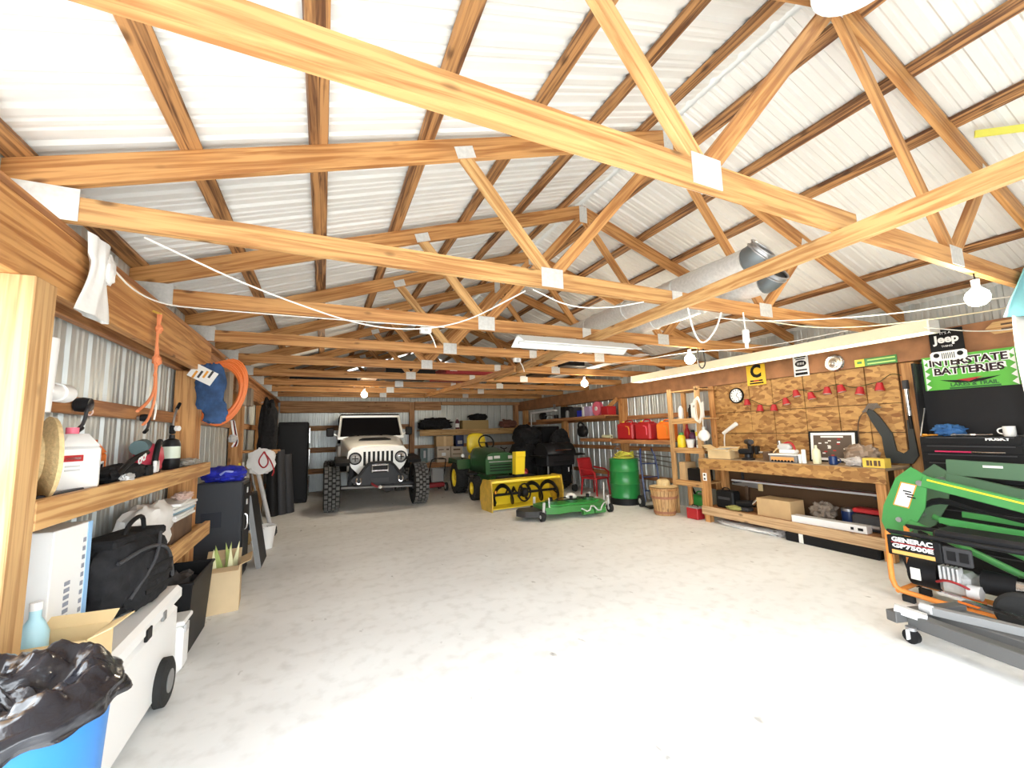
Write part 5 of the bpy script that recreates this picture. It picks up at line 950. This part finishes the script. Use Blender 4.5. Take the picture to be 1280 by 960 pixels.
text('CPCP', .05, frame((.082, .02, .125), (0, .96, .26), (0, -.26, .96), (1, 0, 0)), WHT, t, bold=.003); B().blob((.06, -.12, .03), (.03, .07, .025), 2, .3, 6, 3).to('grey_pouch', LGR, t); B().box((.05, .20, .04), (.05, .10, .08), None, .015).to('black_pocket', BLK, t)
t = T('chainsaw', 'red chainsaw with black handle on the left shelf', 'chainsaw', (-1.12, 3.72, LZ), .1)
B().blob((0, .05, .11), (.075, .15, .105), 2.8, .12, 4, 7).to('housing', mat('saw_red', (.65, .05, .09), .4), t); B().tube([(.06, -.12, .02), (.07, -.10, .20), (.06, .02, .235), (.05, .10, .22)], .018, 8, sm=2).to('front_handle', BLK, t); B().box((.0, -.02, .02), (.12, .26, .04), None, .01).to('base', BLK, t); B().cyl((-.02, -.14, .19), (-.02, -.02, .20), .05, n=14).to('starter_cover', mat('teal_grey', (.10, .16, .17), .5), t); B().box((.07, -.10, .06), (.02, .10, .08), None, .008).to('white_guard', WHT, t)
t = T('propane_torch', 'black propane torch bottle with a white and green label', 'torch', (-1.12, 4.22, LZ))
B().lathe([(.055, 0), (.06, .015), (.06, .20), (.05, .235), (.02, .25), (.018, .28)], n=20).to('cylinder', BLKM, t); B().lathe([(.061, .09), (.061, .185)], n=20, caps=False).to('label', mat('label_green', (.70, .78, .66), .5), t); B().box((0, 0, .32), (.035, .05, .07), None, .01).to('valve', BLK, t); B().cyl((.02, 0, .33), (.045, -.01, .33), .022, n=12).to('knob', WHT, t); B().tube([(0, 0, .35), (0, .02, .43), (0, .08, .50)], .008, 8, sm=2).to('burner_tube', STL, t); B().cyl((0, .075, .495), (0, .14, .545), .013, n=10).to('flame_nozzle', BLK, t)
tag(B().blob((-1.10, 4.58, LZ+.035), (.075, .18, .035), 2.5, .35, 6, 44).to('work_gloves', mat('pale_grey_cloth', (.50, .47, .42), .9, noise_amt=.3, nscale=20, bump=.4)), 'grey work gloves at the far end of the left shelf', 'gloves')
tag(B().lohi((-1.08, 2.40, LZ), (-1.05, 2.72, LZ+.02), .003).to('metal_bar', DGR), 'dark flat bar lying at the front of the left shelf', 'bar')
# white pipe and box on the wall
t = T('drain_pipe', 'white plastic pipe with elbow fixed to the left wall girt', 'pipe', (-1.15, 2.52, 1.5)); B().cyl((0, .01, .14), (0, .03, .48), .035, n=16).to('pipe', WHT, t); B().tube([(0, .02, .24), (0, .08, .24), (0, .16, .24)], .036, 14).to('elbow', WHT, t); B().cyl((0, .12, .24), (0, .20, .24), .045, n=16).to('collar', WHT, t)
# fishing reels hanging on the girt
for (y, z, lab) in ((2.92, 1.70, 'black fishing reel with a bent crank hanging on the girt'), (3.75, 1.665, 'small grey fishing reel hanging under the rope')):
    t = T('fishing_reel', lab, 'reel', (-1.16, y, z)); k = 1 if y < 3 else .7
    B().lathe([(0, -.03*k), (.035*k, -.03*k), (.04*k, 0), (.035*k, .03*k), (0, .03*k)], FL((0, 0, 0)), 18).to('spool', BLKM, t); B().tube([(.03, 0, 0), (.04, -.06*k, -.02), (.04, -.08*k, -.10*k), (.04, -.13*k, -.13*k)], .008, 8, sm=1).to('crank', DGR, t); B().cyl((.04, -.10*k, -.125*k), (.04, -.16*k, -.15*k), .012, n=10).to('grip', BLK, t); B().tube([(0, .05*k, 0), (.01, .09*k, -.03), (0, .07*k, -.06), (-.0, .03, -.03)], .004, 6, sm=2).to('line', mat('pale_pink', (.8, .6, .55), .5), t); B().cyl((-.04, 0, 0), (0, 0, .0), .015, n=10).to('foot', STL, t)
# rope
RP = mat('rope_orange', (.72, .24, .10), .8)
t = T('hanging_rope', 'knotted orange rope hanging from the left header beam', 'rope', (-1.02, 3.40, 2.34))
B().cyl((-.03, 0, .02), (.015, 0, .0), .008, n=8).to('nail', mat('brass', (.7, .5, .1), .4, .6), t)
for k in range(3): B().tube([(.008*k, .0, 0), (.01-.008*k, .015*(k-1), -.15), (.0+.006*k, .01*k, -.30), (.01, -.012*k, -.42)], .008, 6, sm=2).to('strand', RP, t)
B().blob((.01, 0, -.31), (.025, .03, .035), 2, .3, 6, 3).to('knot', RP, t); B().blob((.01, 0, -.10), (.02, .022, .03), 2, .3, 6, 5).to('knot', RP, t)
B().tube([(.01, -.01, -.40), (.015, -.02, -.52), (.01, -.10, -.60), (.0, -.22, -.66)], .009, 6, sm=2).to('tail', RP, t); B().tube([(.01, 0, -.40), (.015, .01, -.55), (.01, -.06, -.70), (0, -.12, -.74)], .008, 6, sm=2).to('tail', RP, t); B().tube([(.01, 0, -.55), (.01, .05, -.62), (0, .06, -.70)], .006, 6, sm=2).to('tail', WIRE, t)
# white bag on the beam
t = T('plastic_bag', 'white plastic bag hanging on the left header beam', 'bag', (-1.03, 2.55, 2.44))
def bagf(u, v):
    a = 2*pi*u; w_ = (.07+.05*v-.03*sin(pi*v*1.3)+(.03 if v < .3 else 0))*(1+.15*sin(3*a)); return (.022+.02*cos(a)*(1+.3*sin(5*a+4*v)), w_*sin(a)+.03*v*(1-v), .03-.38*v)
B().grid(bagf, 28, 16).to('bag_body', SACK, t, 60); B().blob((.03, .08, -.08), (.025, .055, .08), 2, .3, 6, 3).to('knot', SACK, t)
# cord, jeans, packet on the second post
t = T('extension_cord', 'bundle of orange extension cord hanging at the second post', 'cord', (-1.05, 5.06, 2.30), -pi/2)
for k in range(7):
    ph = .06*k
    B().tube([(.02+.01*(k % 3), .22*sin(a)*(.75+.05*k)+.10*cos(a)+.12-.02*k, -.32+.33*cos(a)*(1-.03*k)-.08*sin(a)) for a in [2*pi*i/28+ph for i in range(28)]], .011, 6, True).to('loop', mat('cord_orange', (.85, .22, .05), .5), t)
B().cyl((-.03, .12, .01), (.05, .12, .03), .01, n=8).to('hook', STL, t)
t = T('jeans', 'folded blue jeans with a paper packet hung over the cord', 'clothing', (-.98, 4.58, 2.13), -pi/2)
B().blob((0, .03, -.16), (.035, .11, .22), 3, .18, 5, 51).to('cloth', DEN, t); B().blob((.01, .07, -.38), (.03, .09, .11), 2.6, .25, 5, 53).to('cloth_fold', DEN, t); B().box((.045, -.03, -.04), (.004, .20, .13), MX.Rotation(-.5, 3, 'X')).to('packet', PAPER, t); [B().box((.048, -.09+.04*k, -.04), (.002, .018, .07), MX.Rotation(-.5, 3, 'X')).to('print', DGR if k % 2 else AMB, t) for k in range(4)]
# wood blocks on far posts
for (y, z0_, z1_, x, lab) in ((5.95, 1.86, 2.30, -1.06, 'weathered grey timber block wired to the wall post'), (6.7, 1.95, 2.35, -1.02, 'weathered timber offcut fixed beside the grey block'), (7.6, 2.0, 2.28, -1.06, 'square timber end sticking out under the far header')):
    tag(B().lohi((x-.055, y-.10, z0_), (x+.03, y+.10, z1_), .008).to('timber_block', TX), lab, 'timber')
t = T('jumper_cables', 'white and brown clamps and wires hanging on the far post', 'cable', (-1.03, 6.1, 1.72)); [B().tube([(0, -.05+.05*k, .0), (.03, -.1+.06*k, -.14), (.04, .06*k, -.26), (.02, -.06+.08*k, -.32)], .012, 6, sm=2).to('cable', (WHT, DRED, BLK)[k % 3], t) for k in range(4)]; B().blob((.02, -.05, -.22), (.04, .09, .05), 2.4, .3, 5, 2).to('clamp', LGR, t); B().cyl((-.04, 0, 0), (.02, 0, .01), .008, n=8).to('nail', STL, t)
# ------------------------------------------------------------ left floor and low shelf
t = T('low_shelf', 'low pine shelf board angled across the left wall', 'shelf', (-.97, 4.0, .74))
B().lohi((-.02, -.54, -.12), (.02, .82, 0), .003).to('front_board', YY, t, 0); B().lohi((-.26, -.54, -.05), (-.02, .82, -.02), .002).to('shelf_plank', YY, t, 0)
for y in (-.46, .70): B().lohi((-.20, y-.04, -.74), (-.12, y+.04, -.05), .003).to('support', YZ, t, 0)
SZ = .7205
t = T('feed_sack', 'big white plastic sack with pink print on the low shelf', 'sack', (-1.09, 3.68, SZ)); B().blob((0, 0, .17), (.10, .30, .17), 3.2, .18, 5, 61).to('sack_body', SACK, t); [B().box((.095, -.14+.05*k, .05+.03*(k % 2)), (.012, .05, .05)).to('pink_print', PINK, t) for k in range(2)]
carton('produce_crate', 'dark brown open crate on the low shelf', (-1.10, 4.22, SZ), (.18, .50, .16), BROWN, tape=False)
t = T('paper_stack', 'stack of bright flyers and bags on the dark crate', 'papers', (-1.09, 4.22, SZ+.1605))
for k in range(6): B().box((rnd.uniform(-.01, .015), rnd.uniform(-.03, .03), .012+.022*k), (.18, .46, .02), MX.Rotation(rnd.uniform(-.12, .12), 3, 'Z') @ MX.Rotation(.0, 3, 'X'), .004).to('flyer', (PAPER, WHT, mat('flyer_blue', (.25, .4, .5), .6), WHT, PAPER, WHT)[k], t)
B().blob((.04, .12, .155), (.06, .11, .03), 2.2, .4, 6, 6).to('crumpled_page', mat('flyer_pink', (.75, .55, .48), .7), t)
# cabinet with blue bag
t = T('filing_cabinet', 'black filing cabinet behind the low shelf', 'cabinet', (-.98, 5.52, 0)); B().box((0, 0, .52), (.42, .44, 1.04), None, .012).to('body', mat('cabinet_black', (.045, .048, .055), .4), t)
B().lohi((.213, -.20, .06), (.222, .20, 1.0)).to('side_panel', BLK, t); B().box((-.06, -.222, .66), (.18, .006, .16), None, .003).to('recess_panel', mat('cabinet_dark', (.03, .033, .042), .5), t); [B().box((.226, -.02, z), (.012, .05, .06), None, .01).to('side_button', LGR, t) for z in (.93, .80)]; B().tube([(.222, -.10, .68), (.245, -.10, .66), (.245, -.10, .54), (.222, -.10, .52)], .01, 8, sm=1).to('side_handle', CHR, t)
t = T('tarp', 'bright blue folded tarp on top of the black cabinet', 'tarp', (-.98, 5.5, 1.0405)); B().blob((0, 0, .075), (.20, .20, .08), 3, .28, 6, 71).to('cloth', BLU, t); B().tube([(.0, -.20, .08), (.05, -.21, .12), (.12, -.17, .10)], .012, 8, sm=2).to('cord', mat('pale_blue', (.3, .35, .7), .6), t)
tag(B().box((-1.04, 5.95, 1.12), (.26, .20, .22), None, .01).to('cooler_box', WHT), 'white box behind the blue tarp', 'box') if False else None
t = T('leaning_panel', 'black panel with grey side leaning beside the black cabinet', 'panel', (-.64, 5.98, 0), rot=(0, -.16, 0)); B().box((0, 0, .42), (.05, .50, .84), None, .004).to('board', BLK, t); B().box((-.028, -.02, .40), (.006, .46, .78)).to('grey_back', LGR, t); B().box((0, -.252, .42), (.05, .004, .84)).to('edge', GRY, t)
# white bucket and mops
t = T('bucket', 'small white bucket on the floor among the brooms', 'bucket', (-.70, 6.72, 0)); B().lathe([(.0, .005), (.10, .005), (.10, 0), (.135, .28), (.14, .30), (.13, .30), (.095, .02)], n=22, caps=False).to('pail', WHT, t); B().tube([(0, -.135, .29), (.06, -.1, .20), (.07, 0, .17), (.06, .1, .20), (0, .135, .29)], .004, 6, sm=2).to('bail', STL, t)
for k, (x, y, lx, m, hm, lab) in enumerate(((-.98, 7.0, -.10, YEL, TAN, 'broom with a yellow handle by the left wall'), (-.90, 7.14, -.16, WHT, WHT, 'mop with a white handle by the left wall'), (-.78, 7.28, -.22, GRY, BLK, 'push broom with a grey handle by the left wall'), (-.70, 7.42, -.24, LGR, DGR, 'grey level board leaning by the brooms'), (-.98, 7.62, -.05, BROWN, DEN, 'brown handled duster with blue head'))):
    t = T('broom', lab, 'broom', (x, y, 0)); B().cyl((0, 0, .16), (lx, .05, 1.15), .015 if k != 3 else .03, n=8).to('handle', m, t); B().blob((.0, 0, .09), (.09, .05, .09), 2.6, .2, 6, k).to('head', hm, t)
# corner shelf with white sack and red cord
t = T('corner_shelf', 'small wooden wedge shelf on the left wall above the brooms', 'shelf', (-.96, 7.45, 1.28)); B().prism([(-.26, -.28), (.34, .10), (.34, .16), (-.26, .34)], 0, .03, MX()).to('board', WX, t, 0); B().beam((-.22, .1, -.30), (.30, .12, 0), .05, .05).to('bracket', WX, t, 0)
t = T('mesh_bag', 'white sack with a red cord hanging from the wedge shelf', 'sack', (-.80, 7.12, 1.28)); B().blob((-.02, 0, -.13), (.17, .05, .18), 2.8, .25, 5, 77).to('sack_body', SACK, t); B().tube([(.02, -.06, .02), (-.06, -.07, -.12), (.02, -.07, -.24), (.09, -.06, -.14), (.02, -.06, .02)], .010, 6, sm=2).to('red_cord', RED, t); B().tube([(.02, -.06, .0), (.10, -.07, -.10), (.16, -.06, -.26), (.13, -.05, -.34)], .010, 6, sm=2).to('red_cord', RED, t); B().tube([(.0, 0, -.02), (0, .03, .03)], .02, 8).to('tie', RED, t)
# tall dark things at the back left
t = T('gun_cabinet', 'tall black metal cabinet with chrome rods in the back left corner', 'cabinet', (-.62, 11.0, 0)); B().box((0, 0, .92), (.62, .60, 1.84), None, .02).to('body', BLK, t); B().box((0, -.305, .92), (.54, .02, 1.7), None, .01).to('door', BLK, t)
for z0_, z1_ in ((1.35, 1.7), (.75, 1.2), (.15, .6)): B().cyl((.335, -.27, z0_), (.335, -.27, z1_), .02, n=10).to('chrome_rod', CHR, t)
t = T('hanging_coat', 'long black coat hanging on the left wall toward the back', 'coat', (-.95, 8.75, 2.12)); B().blob((.03, 0, -.60), (.15, .16, .62), 3, .25, 5, 81).to('coat_body', CLOTH, t); B().blob((.05, -.08, -.42), (.05, .07, .36), 3, .2, 5, 83).to('sleeve', CLOTH, t); B().tube([(-.10, 0, .02), (0, 0, .06), (.05, 0, .0)], .008, 6, sm=1).to('hook', STL, t)
t = T('rolled_mats', 'black rolled mats standing by the left wall', 'mats', (-.85, 9.3, 0)); [B().cyl((.0+.13*k, .12*k, 0), (-.06+.12*k, .12*k, 1.35-.1*k), .10, n=16).to('roll', DGR if k else BLK, t) for k in range(3)]
# ------------------------------------------------------------ near left floor
t = T('storage_tub', 'small white lidded tub on the floor beyond the cooler', 'tub', (-.90, 3.56, 0)); B().box((0, 0, .15), (.20, .18, .30), None, .03).to('body', WHT, t); B().box((0, 0, .315), (.22, .20, .03), None, .01).to('lid', WHT, t); B().box((.105, -.02, .27), (.012, .08, .05), None, .004).to('latch', LGR, t)
t = T('tote_bin', 'black plastic tote packed with clutter below the low shelf', 'bin', (-.97, 4.10, 0)); t.location = (-.99, 3.98, 0)
for s_ in (-1, 1): B().add([(s_*.15, -.26, 0), (s_*.15, .26, 0), (s_*.18, .30, .50), (s_*.18, -.30, .50)], [(0, 1, 2, 3)]).to('side', BLK, t, 0, .008); B().add([(-.15, s_*.26, 0), (.15, s_*.26, 0), (.18, s_*.30, .50), (-.18, s_*.30, .50)], [(0, 1, 2, 3)]).to('side', BLK, t, 0, .008)
B().lohi((-.15, -.26, 0), (.15, .26, .01)).to('base', BLK, t); B().tube([(-.185, -.305, .5), (.185, -.305, .5), (.185, .305, .5), (-.185, .305, .5)], .012, 8, True).to('rim', BLK, t); B().box((.0, -.292, .30), (.14, .006, .08)).to('white_label', LGR, t)
B().blob((0, 0, .38), (.13, .22, .12), 2.4, .4, 6, 91).to('contents', DGR, t)
c = carton('cardboard_box', 'open cardboard box holding corn leaves by the black tote', (-.80, 4.62, 0), (.28, .32, .38), mat('box_tan', (.66, .50, .30), .8, noise_amt=.1, nscale=5), .1, open_top=True)
for k in range(7):
    a = rnd.uniform(-.5, .5); x0 = rnd.uniform(-.10, .10); y0 = rnd.uniform(-.12, .12); lean = rnd.uniform(-.10, .10); w_ = .035
    B().grid(lambda u, v: (x0+lean*v+w_*(2*u-1)*(1-v*v)*cos(a), y0+w_*(2*u-1)*(1-v*v)*sin(a)+.03*v*v, .10+.42*v+.012*abs(2*u-1)), 4, 8).to('leaf', mat('leaf_green', (.45, .55, .16), .6, noise_amt=.25, nscale=10) if k % 3 else mat('leaf_pale', (.72, .70, .42), .6), c, 60, .004)
# backpack, white box, bottle on the low platform beside the post
PZ = .5755
t = T('backpack', 'black backpack with webbing straps on the white cooler', 'backpack', (-1.00, 3.08, PZ), -.25)
B().blob((0, 0, .20), (.13, .25, .20), 3.4, .10, 5, 95, 36, 20).to('main_body', CLOTH, t); B().blob((.10, .02, .16), (.06, .17, .15), 3, .14, 5, 97).to('front_pocket', CLOTH, t); B().blob((.02, .20, .20), (.07, .06, .16), 2.6, .18, 5, 98).to('side_pocket', CLOTH, t); B().box((-.02, .02, .385), (.20, .42, .05), None, .02).to('top_lid', mat('black_fabric', (.03, .03, .03)), t)
B().tube([(.12, -.22, .30), (.15, -.02, .35), (.13, .18, .28), (.12, .24, .10)], .010, 8, sm=2).to('strap', DGR, t); B().tube([(.14, -.15, .10), (.17, .0, .26), (.12, .10, .39)], .009, 8, sm=2).to('strap', DGR, t); B().tube([(.02, -.04, .40), (.02, 0, .47), (.02, .10, .50), (.02, .12, .41)], .012, 8, sm=2).to('grab_handle', BLK, t)
for z in (.10, .16, .22): B().box((.158, .05, z), (.006, .22, .022)).to('webbing', BLK, t)
t = T('white_carton', 'tall white carton with a blue edge and printed lettering', 'box', (-1.12, 2.66, PZ), -.10); B().box((0, 0, .27), (.15, .26, .54), None, .003).to('body', WHT, t); B().box((.076, .115, .27), (.004, .03, .54)).to('blue_edge', mat('edge_blue', (.30, .52, .80), .5), t)
for k in range(11): B().box((.077, .08, .06+.04*k), (.002, .018, .02)).to('letter', mat('print_grey', (.28, .30, .36), .6), t)
for k in range(6): B().box((.077, -.02, .14+.03*k), (.002, .035, .018)).to('letter', mat('print_grey', (.28, .30, .36)), t)
# blue bin with black liner
t = T('trash_bin', 'blue plastic trash bin at the front left', 'bin', (-.87, 1.83, 0))
B().lathe([(0, .01), (.21, .01), (.21, 0), (.225, .02), (.26, .66), (.27, .70), (.26, .71), (.25, .68), (.215, .04)], n=36, caps=False).to('bin_body', LBLU, t)
t2 = T('bin_liner', 'shiny black liner bag bulging over the blue bin rim', 'bag', (-.87, 1.83, .71))
def lin(u, v):
    a = 2*pi*u; n_ = noise.fractal(V((cos(a)*1.8*(.3+v), sin(a)*1.8*(.3+v), v*2.0)), 1, 2.1, 5); k = noise.noise(V((cos(a)*3, sin(a)*3, 5)))
    if v < .6:
        q = v/.6; r = .262*q; z = .05+.05*q-.08*q**6+.09*n_*(1-q**8)+.03*cos(a-.5)*q
    else:
        q = (v-.6)/.4; r = .262+.03*min(1, q*3)+.02*k*q; hang = .02+.02*k+.14*max(0, -cos(a+.2))**2; z = .04*(1-q)-hang*q
    return ((r+.02*n_*v)*cos(a), (r+.02*n_*v)*sin(a), z)
B().grid(lin, 110, 34).to('liner', BAGM, t2, 80)
c = carton('cardboard_box', 'open cardboard box sitting on the white cooler behind the bin', (-.96, 2.40, PZ), (.26, .18, .14), CARDP, -.1, open_top=True)
t = T('spray_bottle', 'pale blue bottle standing in the open cardboard box', 'bottle', (-1.04, 2.40, PZ)); B().box((0, 0, .41), (.09, .10, .82), None, .02).to('stand_box', mat('pale_cyan', (.45, .70, .80), .5), t) if False else None
t.location = (-1.04, 2.40, PZ+.008)
B().lathe([(.04, 0), (.045, .01), (.045, .16), (.03, .20), (.018, .22), (.018, .25)], n=18).to('body', mat('pale_cyan', (.45, .72, .82), .4), t); B().cyl((0, 0, .25), (0, 0, .28), .02, n=12).to('cap', WHT, t)
# white wheeled cooler lying along the wall
t = T('wheeled_cooler', 'large white cooler with black wheels on the left floor', 'cooler', (-.985, 2.885, 0), .0)
CW = mat('cooler_white', (.86, .86, .85), .4)
B().box((0, 0, .265), (.34, 1.08, .45), None, .04).to('tub', CW, t); B().box((0, 0, .5275), (.36, 1.12, .095), None, .03).to('lid', CW, t)
for y in (.26,):
    for x in (-.15, .185): w_ = B().lathe([(0, -.03), (.105, -.03), (.125, -.02), (.125, .02), (.105, .03), (0, .03)], frame((x, y, .125), (0, 1, 0), (0, 0, 1), (1, 0, 0)), 24).to('wheel', RUB, t); B().cyl((x-.034, y, .125), (x+.034, y, .125), .06, n=16).to('wheel_hub', GRY, w_)
B().box((.18, -.02, .50), (.016, .07, .06), None, .006).to('latch', BLK, t); B().box((.178, .22, .50), (.016, .05, .05), None, .006).to('hinge', GRY, t)
B().tube([(.12, .55, .40), (.12, .62, .42), (-.12, .62, .42), (-.12, .55, .40)], .016, 8, sm=1).to('tow_handle', CW, t); B().box((.0, .545, .30), (.24, .03, .20), None, .02).to('end_grip', CW, t)
for k in range(8): B().box((.170, -.50, .10+.045*k), (.006, .03, .012)).to('ridge_rib', LGR, t)
tag(B().lathe([(.0, .012), (.14, .012), (.155, .02), (.16, .0)], MX.Translation((-.60, 2.30, 0)), 24).to('round_mat', TAN), 'round tan woven mat on the floor in front of the bin', 'mat')
